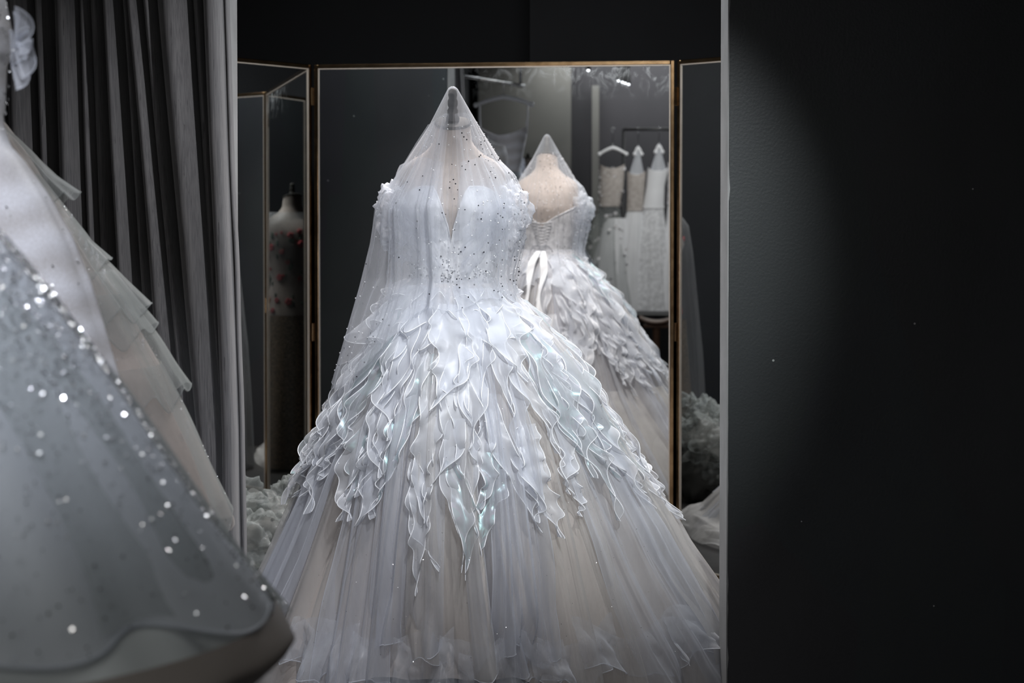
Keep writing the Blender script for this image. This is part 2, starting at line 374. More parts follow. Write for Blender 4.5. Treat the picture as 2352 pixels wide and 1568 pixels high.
# ------------------------------------------------------------------ folding mirror
MT = at(1545, 139, on_mirror(1545).y).z             # top of the frame
lm = on_mirror(724); rm = on_mirror(1549)
mroot = empty('folding_mirror', (MP.x, MP.y, 0), 'large three-panel folding floor mirror in a thin gold frame behind the veiled gown', 'mirror')
UP = Vector((0, 0, 1))
def panel(p0, p1, z0, z1, uvflip=False):
    """one leaf: frame, pale bead, glass, backing; p0 left, p1 right, facing the room"""
    u = (p1 - p0).normalized(); n = Vector((u.y, -u.x, 0)); L = (p1 - p0).length; c = (p0 + p1) / 2; fw = .0085; t = .014
    ax = (u, n, UP); zc = (z0 + z1) / 2; hz = (z1 - z0) / 2
    fr = MB()
    for s in (-1, 1):
        fr.box(c + u * s * (L / 2 - fw) + UP * zc, (fw, t, hz), ax)
        fr.box(c + UP * (zc + s * (hz - fw)), (L / 2 - 2 * fw, t, fw), ax)
    fo = fr.build('mirror_frame', M['gold'], mroot, False, .003)
    bd = MB(); b = .0022
    for s in (-1, 1):
        bd.box(c + n * .011 + u * s * (L / 2 - 2 * fw - b) + UP * zc, (b, .0025, hz - 2 * fw), ax)
        bd.box(c + n * .011 + UP * (zc + s * (hz - 2 * fw - b)), (L / 2 - 2 * fw - 2 * b, .0025, b), ax)
    bd.build('inner_bead', M['palegold'], fo, False)
    g = MB(); q = L / 2 - 2 * fw; hh = hz - 2 * fw
    g.grid(lambda a, v: c + n * .009 + u * (2 * a - 1) * q + UP * (zc + (2 * v - 1) * hh), 1, 1)
    go = g.build('mirror_glass', M['mirror' if uvflip else 'clear_mirror'], mroot, False)
    uv = go.data.uv_layers.new(name='uv')
    for lp in go.data.loops:
        co = go.data.vertices[lp.vertex_index].co + mroot.location
        uv.data[lp.index].uv = ((((co - c).dot(u)) / (2 * q) + .5) , (co.z - zc) / (2 * hh) + .5)
    MB().box(c - n * .004 + UP * zc, (q, .006, hh), ax).build('backing_board', M['black'], mroot, False)
panel(lm, rm, .03, MT, True)
# left leaf: its top edge runs from the hinge to (543,130); right leaf to (1655,131)
lh = lm - MU * .022; rh = rm + MU * .016
lo_ = at_h(543, 131, MT); ldir = Vector((lo_.x - lh.x, lo_.y - lh.y, 0)).normalized(); ldir.rotate(Euler((0, 0, math.radians(-2.6))))
ro_ = at_h(1655, 131, MT); rdir = Vector((ro_.x - rh.x, ro_.y - rh.y, 0)).normalized()
print('WINGS', lh, ldir, math.degrees(math.atan2(-ldir.y, -ldir.x)), rh, rdir, math.degrees(math.atan2(-rdir.y, rdir.x)), 'MT', MT, 'MN', MN)
WL = .44
panel(lh + ldir * WL, lh, .03, MT); panel(rh, rh + rdir * WL, .03, MT)
for hp in (lm - MU * .009, rm + MU * .006):
    for py in (222, 762, 1330):
        q = at(1176, py, hp.y).z
        hb = MB()
        for k in range(3):
            hb.tube([hp + MN * .014 + UP * (q - .036 + k * .0245), hp + MN * .014 + UP * (q - .0125 + k * .0245)], .0062, 10)
        hb.box(hp + MN * .008 + UP * q, (.010, .003, .037), (MU, MN, UP))
        hb.build('hinge', M['gold'], mroot, False)
for p in (lh + ldir * .2, lh + ldir * (WL - .1), lm + MU * .2, rm - MU * .2, rh + rdir * .2, rh + rdir * (WL - .1)):
    MB().box((p.x, p.y, .015), (.02, .014, .0155)).build('foot', M['black'], mroot, False, .003)
#--NEXT--
# ------------------------------------------------------------------ linen curtain
# fold ridges: (pixel at the top, pixel at y=1000, half width in px at the top and below, how far it stands forward)
RID = [(-150, -130, 40, 40, .07), (-50, -30, 34, 36, .07), (42, 66, 26, 30, .08), (91, 124, 11, 14, .05), (147, 176, 22, 24, .07), (188, 222, 10, 12, .025), (213, 250, 10, 12, .02), (254, 304, 14, 17, .075),
       (288, 350, 7, 8, .035), (310, 392, 13, 24, .08), (345, 428, 13, 12, .065), (400, 478, 35, 30, .10), (452, 503, 9, 7, .02), (492, 528, 22, 19, .09)]
YC = 3.97
def curtain(u, v):
    z = lerp(ZT - .02, .03, v); py = 475 + (H - z) * F / YC
    k = max(-.6, min(1.5, py / 1000.0)); k2 = k if k < 1 else 1 + (k - 1) * .3
    pts = []
    for (a, b, wa, wb, dpt) in RID:
        x = (lerp(a, b, k2) - 1176) / F * YC; g = 1 + .10 * nz(a * .1, z * 1.1)
        pts.append((x, lerp(wa, wb, max(0, min(1, k))) / F * YC * g, dpt * (1 + .2 * nz(a * .3, z * .9 + 5))))
    n = len(pts); q = u * n; i = min(int(q), n - 1); t = q - i
    x, w_, dp = pts[i]
    xl = (pts[i - 1][0] + pts[i - 1][1] + x - w_) / 2 if i else x - w_ * 1.3
    xr = (pts[i + 1][0] - pts[i + 1][1] + x + w_) / 2 if i < n - 1 else x + w_ * 1.02
    VB_ = .085; last = i == n - 1
    # rounded ridge, flanks tucked in behind it, narrow deep valley between
    if t < .22:
        s_ = t / .22; X = lerp(xl, x - w_ * .93, s_ ** 1.0); Y = lerp(VB_, 0.02, s_ ** 2.2)
    elif t > .78:
        s_ = (1 - t) / .22; X = lerp(xr, x + w_ * (.93 if not last else 1), s_); Y = lerp(VB_ if not last else .0, 0.02 if not last else 0, s_ ** 2.2)
    else:
        s_ = (t - .22) / .56; an = PI * s_; X = x - w_ * math.cos(an); Y = .02 * (1 - math.sin(an)) - dp * math.sin(an) ** .75
        X += -w_ * .07 * math.sin(an) * 0
        if abs(math.cos(an)) > .93: X = x - w_ * .93 * (1 if math.cos(an) > 0 else -1) * (1 + (abs(math.cos(an)) - .93) * .5)
    return (X + .004 * nz(z * 1.5, i * 3.3), YC + .03 + Y + .004 * nz(X * 9, z * 1.6, 2), z)
mb = MB(); mb.grid(curtain, len(RID) * 18, 70)
co = mb.build('curtain', M['curtain']); tag(co, 'grey linen floor-length curtain gathered in deep folds at left of the doorway', 'curtain')
# turned side hem catching the light
mb = MB()
def chem(u, v):
    z = lerp(ZT - .02, .03, v); x, y, _ = curtain(1.0, v)
    return (x + .010 * u + .003 * nz(z * 4, 9), y - .014 + .022 * u * u - .01 * math.sin(PI * u), z)
mb.grid(chem, 5, 60); mb.build('side_hem', M['curtain'], co)
mb = MB().tube([(XL + .1, YC + .03, ZT - .04), (PXL - .02, YC + .03, ZT - .04)], .012, 10)
mb.build('curtain_rail', M['black'], co)

# ------------------------------------------------------------------ dress forms
def torso_fn(secs, c, grow=0.0):
    def f(th, h):
        rx = interp([(s[0], s[1]) for s in secs], h) + grow; ry = interp([(s[0], s[2]) for s in secs], h) + grow
        x = math.cos(th); y = math.sin(th)
        e = 2.0
        # bust fullness at the front
        b = math.exp(-((h - (secs[0][0] + .50)) / .07) ** 2) * .028 * max(0, -y) ** 2 * (1 + .5 * math.cos(4 * th + PI) * 0) * (1 - .55 * math.exp(-(x / .22) ** 2))
        return Vector((c[0] + rx * x, c[1] + ry * y - b, h))
    return f
SECS = [(1.0, .170, .13), (1.08, .168, .128), (1.18, .140, .11), (1.267, .118, .095), (1.38, .138, .105), (1.49, .160, .122), (1.56, .163, .11), (1.60, .160, .09),
        (1.625, .150, .075), (1.645, .124, .068), (1.662, .092, .062), (1.68, .072, .057), (1.70, .058, .053), (1.77, .053, .05)]
def dress_form(name, c, label, dz=0.0, secs=SECS, base=True, group=None, top=None):
    root = empty(name, (c[0], c[1], 0), label, 'dress form', group)
    S = [(s[0] + dz, s[1], s[2]) for s in secs]; f = torso_fn(S, c); z0 = S[0][0]; zt = S[-1][0]
    def g(u, v):
        th = 2 * PI * u; h = lerp(z0, zt, v); p = f(th, h)
        if v > .93: p.z -= (.019 * -math.sin(th) + .019) * (v - .93) / .07
        return p
    MB().grid(g, 40, 56, True).build('torso', M['nude'], root)
    # slanted neck plate, lower at the front
    pl = MB(); 
    for k in range(1):
        pl.grid(lambda u, v: (c[0] + [0, .054, .056, .056, .054, 0][int(round(v * 5))] * math.cos(2 * PI * u), c[1] + [0, .051, .053, .053, .051, 0][int(round(v * 5))] * math.sin(2 * PI * u),
                zt - .019 + [0, .0, .002, .008, .01, .01][int(round(v * 5))] + .019 * math.sin(2 * PI * u) * [0, 1, 1, 1, 1, 0][int(round(v * 5))]), 28, 5, True)
    pl.build('neck_plate', M['cap'], root)
    t = (top if top else zt + .10)
    a = zt - .01; L = t - a
    MB().lathe((c[0], c[1], a), [(0.02, 0), (.021, L * .12), (.016, L * .2), (.0165, L * .34), (.0125, L * .42), (.0155, L * .5), (.0155, L * .62), (.012, L * .7), (.014, L * .8), (.0125, L * .93), (.006, L * .99), (.0005, L)], 18).build('finial', M['cap'], root)
    if base:
        MB().tube([(c[0], c[1], .03), (c[0], c[1], z0 + .03)], .014, 12).build('pole', M['black'], root)
        b = MB(); b.lathe((c[0], c[1], 0), [(0.001, 0), (.17, 0), (.175, .008), (.17, .016), (.04, .026), (.02, .05), (.0005, .052)], 28); b.build('base', M['black'], root)
    return root, f, S

C0 = (GX, D)
form, TF, TS = dress_form('dress_form', C0, 'nude dress form standing in the mirror alcove wearing the ruffled white gown', top=1.862)

# ------------------------------------------------------------------ main gown
gown = empty('wedding_gown', (GX, D, 0), 'white ball gown with ruffled organza petal skirt, under the veil in the doorway', 'wedding gown')
def L(px): return abs(px - 1040) / 750
def Hh(py): return H - (py - 475) / 750
PL = [(Hh(640), .122), (Hh(675), .17), (Hh(700), .19), (Hh(790), .235), (Hh(880), .315), (Hh(970), .375), (Hh(1060), .43), (Hh(1130), .465), (Hh(1230), .52), (Hh(1335), .585), (.2, .66), (.02, .74)]
PR = [(Hh(640), .122), (Hh(675), .19), (Hh(730), .265), (Hh(800), .34), (Hh(900), .425), (Hh(1000), .50), (Hh(1110), .587), (Hh(1180), .650), (Hh(1240), .693), (Hh(1350), .79), (.24, .85), (.02, .93)]
PF = [(Hh(640), .10), (Hh(680), .15), (1.05, .26), (.85, .345), (.6, .43), (.4, .50), (.2, .57), (.02, .62)]
PB = [(Hh(640), .10), (Hh(680), .16), (1.05, .28), (.85, .39), (.6, .53), (.4, .74), (.2, .98), (.02, 1.16)]
def RS(th, h):
    x, y = math.cos(th), math.sin(th)
    a = interp(PR if x > 0 else PL, h); b = interp(PB if y > 0 else PF, h)
    return 1 / math.sqrt((x / a) ** 2 + (y / b) ** 2)
def SP(th, h, off=0): 
    r = RS(th, h) + off; return Vector((GX + r * math.cos(th), D + r * math.sin(th), h))
def fold(t, k=0):      # soft asymmetric pleat
    s = math.sin(t); return (abs(s) ** .7) * (1 if s > 0 else -1) * .6 + .4 * math.sin(2.3 * t + k)

mb = MB()
def lin(u, v):
    th = 2 * PI * u; h = lerp(1.27, .21 - .14 * smooth(.35, .7, abs(math.cos(th))), v); a = .012 * smooth(0, .4, v)
    return SP(th, h, -.05 * smooth(0, .2, v) + a * fold(th * 17, 1) + a * nz(th * 5, h * 2))
mb.grid(lin, 200, 30, True); mb.build('skirt_lining', M['lining'], gown)
# overlapping tulle panels
rr = random.Random(21)
NP = 24
for k in range(NP):
    thc = -PI / 2 + (k * 2 * PI / NP) + rr.uniform(-.09, .09)
    dth = rr.uniform(.15, .29); off = rr.uniform(-.03, .008) if k % 2 else rr.uniform(-.002, .022)
    hem = rr.uniform(.20, .30) if math.sin(thc) < .2 and -.5 < math.cos(thc) < .5 else rr.uniform(.02, .1)
    fr_ = rr.uniform(9, 17); ph = rr.uniform(0, 6); skew = rr.uniform(-.12, .12); sd = rr.uniform(0, 50)
    def pan(u, v, thc=thc, dth=dth, off=off, hem=hem, fr_=fr_, ph=ph, skew=skew, sd=sd):
        hem2 = hem + .05 * nz(u * 3, sd) + .03 * math.sin(u * 9 + ph) * .6
        h = lerp(1.26, hem2, v)
        th = thc + (2 * u - 1) * dth * (1 + .0 * v) + skew * v * v
        amp = .006 + .030 * v
        o = off * smooth(0, .3, v) + amp * fold(u * fr_ + ph + .8 * nz(v * 2, sd)) * smooth(0, .15, v) + .03 * nz(u * 2 + sd, v * 2.2)* v
        o += .05 * smooth(.86, 1, v) * math.sin(u * 11 + ph) - .02 * smooth(.9, 1, v)
        o += .004 * smooth(.1, .5, v) * (1 - abs(math.sin(u * fr_ * 2.9 + sd + 1.5 * nz(v * 2, u * 2, sd)))) ** 3 * 1.6
        e = min(u, 1 - u); o += .03 * math.exp(-(e / .05) ** 2) * v * nz(v * 5, sd + 9)
        p = SP(th, h, o); p.z = max(p.z, .012); return p
    mb = MB(); mb.grid(pan, 96, 44)
    # rolled side seams and hem
    for uu in (0, 1): mb.tube([Vector(pan(uu, j / 44)) for j in range(3, 45)], .0015, 4, 1, False)
    mb.tube([Vector(pan(j / 96, 1)) for j in range(97)], .0011, 4, 1, False)
    mb.build('tulle_panel', [M['t_cool'] if k % 3 else M['t_warm'], M['organza']], gown)

# crumpled hem flounces
for k in range(9):
    thc = -PI / 2 + lerp(-1.2, 1.25, k / 8) + rr.uniform(-.1, .1); sd = rr.uniform(0, 99); hw = rr.uniform(.2, .34)
    def fl(u, v, thc=thc, sd=sd, hw=hw):
        th = thc + (2 * u - 1) * hw; top = .33 + .10 * nz(sd, u * 2)
        h = lerp(top, .20 + .07 * nz(u * 4, sd), v)
        o = .010 + .030 * v * fold(u * 15 + sd + nz(v * 2, sd)) + .035 * v * nz(u * 3.1, v * 2, sd) + .006 * (1 - abs(math.sin(u * 34 + 3 * v + sd))) ** 3
        return SP(th, h, o)
    mb = MB(); mb.grid(fl, 40, 26); mb.tube([Vector(fl(j / 40, 1)) for j in range(41)], .0013, 4, 1, False)
    mb.build('hem_flounce', [M['t_puff'], M['organza']], gown)
# train spreading over the floor to the right and back
for k in range(4):
    thc = [.05, .5, 1.0, 1.6][k]; sd = k * 7.3
    def tr(u, v, thc=thc, sd=sd, k=k):
        th = thc + (2 * u - 1) * .42; h0 = .62
        if v < .6:
            h = lerp(h0, .06, v / .6); p = SP(th, h, .012 + .03 * fold(u * 8 + sd) * v + .03 * nz(u * 3, v * 4, sd))
        else:
            q = (v - .6) / .4; r = RS(th, .06) + q * (.12 + .06 * nz(u * 2, sd)); h = .06 * (1 - q) + .012 + .05 * q * max(0, nz(u * 5 + sd, q * 4)) + .02 * math.sin(PI * q)
            p = Vector((GX + r * math.cos(th), D + r * math.sin(th), h))
        return p
    mb = MB(); mb.grid(tr, 40, 40); mb.build('train', M['t_warm'], gown)

# bodice
def topline(th):
    d = abs(((th + PI / 2 + PI) % (2 * PI)) - PI)                # angle from the front centre
    if d < PI / 2: return 1.395 + .165 * min(1, d / .30) ** .8 - .06 * smooth(.5, 1.5, d)
    b = PI - d
    return 1.385 + .115 * min(1, b / 1.2) ** .6
S2 = torso_fn(TS, C0, .007)
def bod(u, v):
    th = 2 * PI * u; h = lerp(1.225, topline(th), v); p = S2(th, h)
    p.x += .0015 * nz(h * 60, th * 20); p.y += .0015 * nz(h * 50, th * 22, 3); return p
mb = MB(); mb.grid(bod, 96, 34, True); mb.tube([Vector(bod(i / 96, 1)) for i in range(97)], .003, 6, 0, False)
mb.build('bodice', M['bodice'], gown)
for s in (-1, 1):                                                 # sheer yoke either side of the plunge, over the shoulder
    def yk(u, v, s=s):
        th = -PI / 2 + s * lerp(.07 + .10 * v, 1.75, u); h = lerp(1.40, 1.652 - .05 * abs(u - .35), v); p = S2(th, h); n = Vector((math.cos(th), math.sin(th), 0))
        return p + n * (.006 + .006 * fold(u * 16 + v * 2 + s) * (1 - .5 * v) + .008 * nz(u * 4, v * 3, s))
    MB().grid(yk, 60, 20).build('sheer_yoke', M['t_puff'], gown)
mb = MB()
for k in range(520):                                              # bead and rhinestone clusters over the waist
    th = -PI / 2 + R.gauss(0, .75); h = R.gauss(1.265, .045)
    if h < 1.16 or h > 1.42: continue
    p = S2(th, h); n = Vector((math.cos(th), math.sin(th), .1)); mb.ball(p + n * (.004 + (.05 if h < 1.2 else 0)), R.choice((.0018, .0022, .003)), 6, 4, R.choice((0, 0, 1, 2)))
o = mb.build('waist_beading', [M['pearl'], M['sequin'], M['crystal']], gown); tag(o, kind='stuff')
# back lacing with a bow
mb = MB()
for k in range(9):
    h = 1.285 + k * .0155; w0 = .012 + .0028 * k
    for s in (-1, 1):
        a = S2(PI / 2 + s * w0 / .1, h); b = S2(PI / 2 - s * w0 / .1, h + .015)
        mb.tube([a + Vector((0, .006, 0)), (a + b) / 2 + Vector((0, .012, 0)), b + Vector((0, .006, 0))], .0028, 5)
mb.build('back_lacing', M['white'], gown)
for s in (-1, 1):
    def loop(u, v, s=s):
        t = 2 * PI * v; x = s * (.06 * (1 - math.cos(t)) / 2); z = 1.285 + .028 * math.sin(t) - .02 * (1 - math.cos(t)) / 2
        return (GX + x, D + .125 + .012 * (u - .5) + .008 * math.sin(t), z + .012 * (u - .5))
    MB().grid(loop, 3, 20, False).build('bow_loop', M['white'], gown)
    def tail(u, v, s=s):
        h = 1.28 - .40 * v; r = RS(PI / 2, h) + .045
        x = s * (.012 + .05 * v + .012 * math.sin(v * 8)) + (u - .5) * .026 * (1 + .3 * math.sin(v * 9))
        return (GX + x, D + r + .01 * math.sin(v * 11 + u * 2), h)
    MB().grid(tail, 3, 26).build('bow_tail', M['white'], gown)

# puffed off-shoulder sleeves
def puff(mb, c, rad, sd, amp=.35, nu=56, nv=36, mat=0, z0=None):
    c = Vector(c)
    def f(u, v):
        th = 2 * PI * u; ph = PI * min(max(v, .02), .98); d = Vector((math.sin(ph) * math.cos(th), math.sin(ph) * math.sin(th), math.cos(ph)))
        n1 = noise.noise(d * 2.1 + Vector((sd, 0, 0))); n2 = abs(noise.noise(d * 4.6 + Vector((0, sd, 0)))); n3 = abs(noise.noise(d * 8 + Vector((0, 0, sd)))) * .6
        s = 1 + amp * (n1 + 1.0 * n2 + .45 * n3 - .35)
        p = c + Vector((d.x * rad[0], d.y * rad[1], d.z * rad[2])) * s
        if z0 is not None and p.z < z0: p.z = z0 + .002
        return p
    return mb.grid(f, nu, nv, True, mat)
for s in (-1, 1):
    mb = MB(); puff(mb, (GX + s * .170, D - .02, 1.485), (.066, .085, .085), 3 + s, .34); puff(mb, (GX + s * .160, D - .04, 1.43), (.055, .07, .09), 8 + s, .38)
    sl = mb.build('puff_sleeve', M['t_puff'], gown)
    def drape(u, v, s=s):
        h = 1.50 - .34 * v; th = (PI if s < 0 else 0) - (u - .5) * 1.5
        r = .175 + .03 * v + .012 * fold(u * 12 + s) + .02 * nz(u * 3, v * 4, s)
        return (GX + r * math.cos(th), D + r * .75 * math.sin(th), h)
    MB().grid(drape, 26, 20).build('sleeve_drape', M['t_veil'], gown)
# draped cross folds over the bust
for s in (-1, 1):
    for k in range(3):
        def dr(u, v, s=s, k=k):
            th = -PI / 2 + s * lerp(.20, 1.45, u); hm = lerp(1.30 + .05 * k, 1.50 + .03 * k, u)
            h = hm + (v - .5) * .07; p = S2(th, h); n = Vector((math.cos(th), math.sin(th), 0))
            return p + n * (.006 + .014 * math.sin(PI * v) * (1 + .4 * nz(u * 4, k, s)) + .004 * math.sin(u * 20 + k))
        MB().grid(dr, 26, 10).build('bust_drape', M['t_puff'], gown)

# waist flounces
for k in range(4):
    sd = k * 3.7
    def wf(u, v, k=k, sd=sd):
        th = 2 * PI * u; am = .03 + .01 * k; h0 = 1.285 - .012 * k
        q = v; r = lerp(.13, .185 + .028 * k + .03 * nz(th * 1.1, sd), q ** .8) + am * q * fold(th * 9 + sd, k) + .018 * q * nz(th * 6, q * 3, sd)
        zz = h0 - q * (.055 + .03 * k) - .02 * nz(th * 3, sd) * q + .018 * q * math.sin(th * 17 + sd)
        return (GX + r * math.cos(th) * 1.0, D + r * math.sin(th) * .86, zz)
    mb = MB(); mb.grid(wf, 240, 12, True); mb.tube([Vector(wf(i / 240, 1)) for i in range(241)], .0014, 4, 1, False)
    mb.build('waist_flounce', [M['t_puff'] if k < 2 else M['organza'], M['thread']], gown)

# organza petals
rp = random.Random(5)
pet = []
rows = [(672, 13, .34), (715, 15, .40), (780, 17, .42), (850, 18, .40), (930, 19, .34), (1000, 18, .27)]
for ri, (py, n, Ln) in enumerate(rows):
    for i in range(n):
        th = -PI - .45 + (i + .5 * (ri % 2) + rp.uniform(-.3, .3)) * (PI + .45 + 1.45) / n
        pet.append((th, Hh(py) + rp.uniform(-.035, .035), Ln * rp.uniform(.75, 1.15)))
pet = sorted(pet, key=lambda a: -a[1])[:100]
irt = [(850, 900), (1300, 930), (1400, 950), (1290, 740), (730, 930), (1340, 1060), (1130, 1180)]
for i, (th, h, Ln) in enumerate(pet):
    sd = rp.uniform(0, 99); W = rp.uniform(.020, .040) * (1.45 if rp.random() < .3 else 1); drift = rp.uniform(-.22, .22); off = rp.uniform(.004, .024); ph = rp.uniform(0, 6.3); fq = rp.uniform(16, 30)
    front = math.sin(th) < 0
    ctr = math.exp(-((th + PI / 2) / .5) ** 2)
    if h < Hh(900): Ln *= (.75 + .5 * ctr)
    tw = rp.uniform(-1, 1) * (1 if rp.random() < .5 else .3); notch = rp.uniform(.3, 1)
    def pt(u, v, th=th, h=h, Ln=Ln, sd=sd, W=W, drift=drift, off=off, ph=ph, fq=fq, tw=tw, notch=notch):
        s = 2 * u - 1
        wv = W * (.45 + .55 * math.sin(PI * min(1, v * 1.05 + .08)) ** .8) * (1 - smooth(.70, 1, v) * .98)
        sg = 1 if s > 0 else -1
        edge = 1 + (.22 * math.sin(v * fq * .6 + ph + sg) + .14 * math.sin(v * fq * 1.35 + ph * 2 - sg) + .3 * nz(v * 5, sd + sg * 7)) * notch * abs(s)
        wv *= edge
        hh = h - Ln * v * .95
        cen = drift * Ln * v * v + .014 * math.sin(v * 6 + ph) + .014 * nz(v * 3.5, sd)
        curl = .012 * (s * s) * (1 + math.sin(v * fq + ph + (2.0 if s > 0 else 0))) * smooth(0, .2, v)
        ang = tw * 1.7 * smooth(.5, 1, v) + .5 * tw * math.sin(v * 7 + sd)
        lat = s * wv * math.cos(ang) + cen
        out = off + .012 * v + curl + s * wv * math.sin(ang) * .7 + .010 * nz(s * 1.5, v * 5, sd) + .006 * math.sin(v * 8 + sd)
        out = max(out, .002)
        return SP(th + lat / max(RS(th, hh), .1), hh + .004 * s * math.sin(v * fq + ph), out)
    mb = MB(); mb.grid(pt, 8, 48)
    for uu in (0, 1): mb.tube([Vector(pt(uu, j / 48)) for j in range(1, 49)], .0012, 5, 1, False)
    c = pt(.5, .5); pxx = 1176 + F * c.x / c.y; pyy = 475 + F * (H - c.z) / c.y
    iri = (front and any(abs(pxx - a) < 26 and abs(pyy - b) < 60 for a, b in irt)) or i % 19 == 3
    mb.build('organza_petal', [M['irid'] if iri else M['organza'], M['thread']], gown)
# scattered glitter on the skirt
mb = MB()
for k in range(420):
    th = R.uniform(-PI, .6); h = R.uniform(.25, .95); p = SP(th, h, .035); mb.flake(p, (R.gauss(math.cos(th), .5), R.gauss(math.sin(th), .5), R.gauss(.5, .5)), .0011)
tag(mb.build('skirt_glitter', M['sequin'], gown), kind='stuff')

# ------------------------------------------------------------------ veil
VL = [(1.868, .004), (1.862, .014), (Hh(290), .073), (Hh(420), .187), (Hh(470), .233), (Hh(560), .253), (Hh(660), .287), (Hh(780), .333), (Hh(880), .372)]
VR = [(1.868, .004), (1.862, .014), (Hh(290), .08), (Hh(370), .147), (Hh(400), .188), (Hh(440), .213), (Hh(500), .223), (Hh(560), .215), (Hh(640), .192), (Hh(700), .20), (Hh(880), .25)]
VF = [(1.868, .004), (1.862, .014), (1.76, .062), (1.62, .115), (1.5, .175), (1.40, .165), (1.28, .165), (1.2, .20), (1.0, .30)]
VB = [(1.868, .004), (1.862, .014), (1.76, .062), (1.62, .10), (1.5, .14), (1.40, .135), (1.28, .15), (1.2, .22), (1.0, .33)]
def vhem(th):
    x, y = math.cos(th), math.sin(th)
    l = smooth(.25, .95, -x)
    return lerp(Hh(690), Hh(868), l) + .018 * math.sin(th * 5) + (.02 if y > 0 else 0)
def vl(u, v):
    th = 2 * PI * u; hem = vhem(th); h = 1.868 - (1.868 - hem) * (v ** 1.15)
    x, y = math.cos(th), math.sin(th)
    a = interp(VR if x > 0 else VL, h); b = interp(VB if y > 0 else VF, h)
    r = 1 / math.sqrt((x / a) ** 2 + (y / b) ** 2)
    q = smooth(.03, .5, v)
    d = abs(((th + PI / 2 + PI) % (2 * PI)) - PI)
    am = .010 + .012 * math.exp(-((th - 4.35) / .45) ** 2)
    fl_ = am * q * fold(th * 13 + 1.4 * nz(h * 1.5, 1), 1) + .005 * q * math.sin(th * 37 + 2 * nz(h * 3, 7)) + .010 * q * nz(th * 4, h * 4)
    side = .35 + .65 * abs(y)
    r += fl_ * side * (r / .2 if r < .2 else 1)
    return (GX + r * x, D + r * y, h)
veil = MB().grid(vl, 300, 90, True); veil.tube([Vector(vl(i / 300, 1)) for i in range(301)], .0009, 4, 0, False)
veil = veil.build('veil', M['t_veil']); tag(veil, 'sheer white pearl-dotted veil draped in a point over the dress form in the doorway', 'veil')
for (ta, tb_, am2, nf, sd, cov) in ((-2.75, -1.72, .016, 9, 1, 0), (-1.42, -.55, .012, 7, 4, 0), (-2.45, -1.80, .014, 8, 8, 0)):
    def vp(u, v, ta=ta, tb_=tb_, am2=am2, nf=nf, sd=sd):
        th = lerp(ta, tb_, u); vv = .17 + .83 * v; p = Vector(vl((th % (2 * PI)) / (2 * PI), vv)); c = Vector((GX, D, p.z)); d = (p - c); L_ = d.length
        g = .010 + .004 * math.sin(sd) + am2 * (1 + fold(u * nf * 2.2 + sd + .8 * nz(v * 2, sd))) * .5 * smooth(0, .5, v)
        return p + d.normalized() * g * min(1, L_ / .1)
    MB().grid(vp, 90, 60).build('veil_pleats', M['t_veil'], veil)
mb = MB()
for k in range(950):
    u = R.random(); v = R.uniform(.12, 1.0) ** .8; th = 2 * PI * u
    p = Vector(vl(u, v)); x = math.cos(th); y = math.sin(th)
    keep = .9 if (x > -.15) else .22
    if v > .82 and x < 0: keep = .9
    if R.random() > keep: continue
    n = Vector((x, y, 0)); mb.ball(p + n * (.0015 if y > -.6 else R.choice((.012, .022))), R.choice((.0017, .0021, .0024)), 6, 4, 0 if R.random() < .55 else 1)
tag(mb.build('pearl_dots', [M['pearl'], M['crystal']], veil), kind='stuff')
#--NEXT2--
# ------------------------------------------------------------------ gowns on the rail at the left
SQ = .62
def sil(ax, pts):
    """turn an outline seen on the right of an upright oval skirt into (height, half width) pairs"""
    Dh = math.hypot(ax[0], ax[1]); b0 = math.atan2(ax[0], ax[1]); o = []
    for px, py in pts:
        b = math.atan((px - 1176) / F); q = math.hypot(math.cos(b), SQ * math.sin(b)); a = max(.03, Dh * math.sin(b - b0) / q)
        dep = ax[1] - (SQ * SQ) * a * math.sin(b) / q
        o.append((H - (py - 475) / F * dep, a))
    return sorted(o)
def rev(ax, prof, hem, am, fr, sd, top=None, off=0, sq=SQ, n3=.02, th0=0, th1=2 * PI, edge=0):
    zt = top if top else prof[-1][0]
    def f(u, v):
        th = lerp(th0, th1, u); hb = hem(th) if callable(hem) else hem; h = lerp(zt, hb, v)
        r = interp(prof, h) + off; k = smooth(0, .35, v)
        r += am * k * (.3 + .7 * v) * (fold(th * fr + sd + .7 * nz(h * 1.3, sd), sd) - .7) + n3 * k * nz(th * 2.2 + sd, h * 2.5, sd) + edge * smooth(.9, 1, v) * math.sin(th * fr * .9 + sd)
        return (ax[0] + r * math.cos(th), ax[1] + r * sq * math.sin(th), h)
    return f
RAILH = 2.36
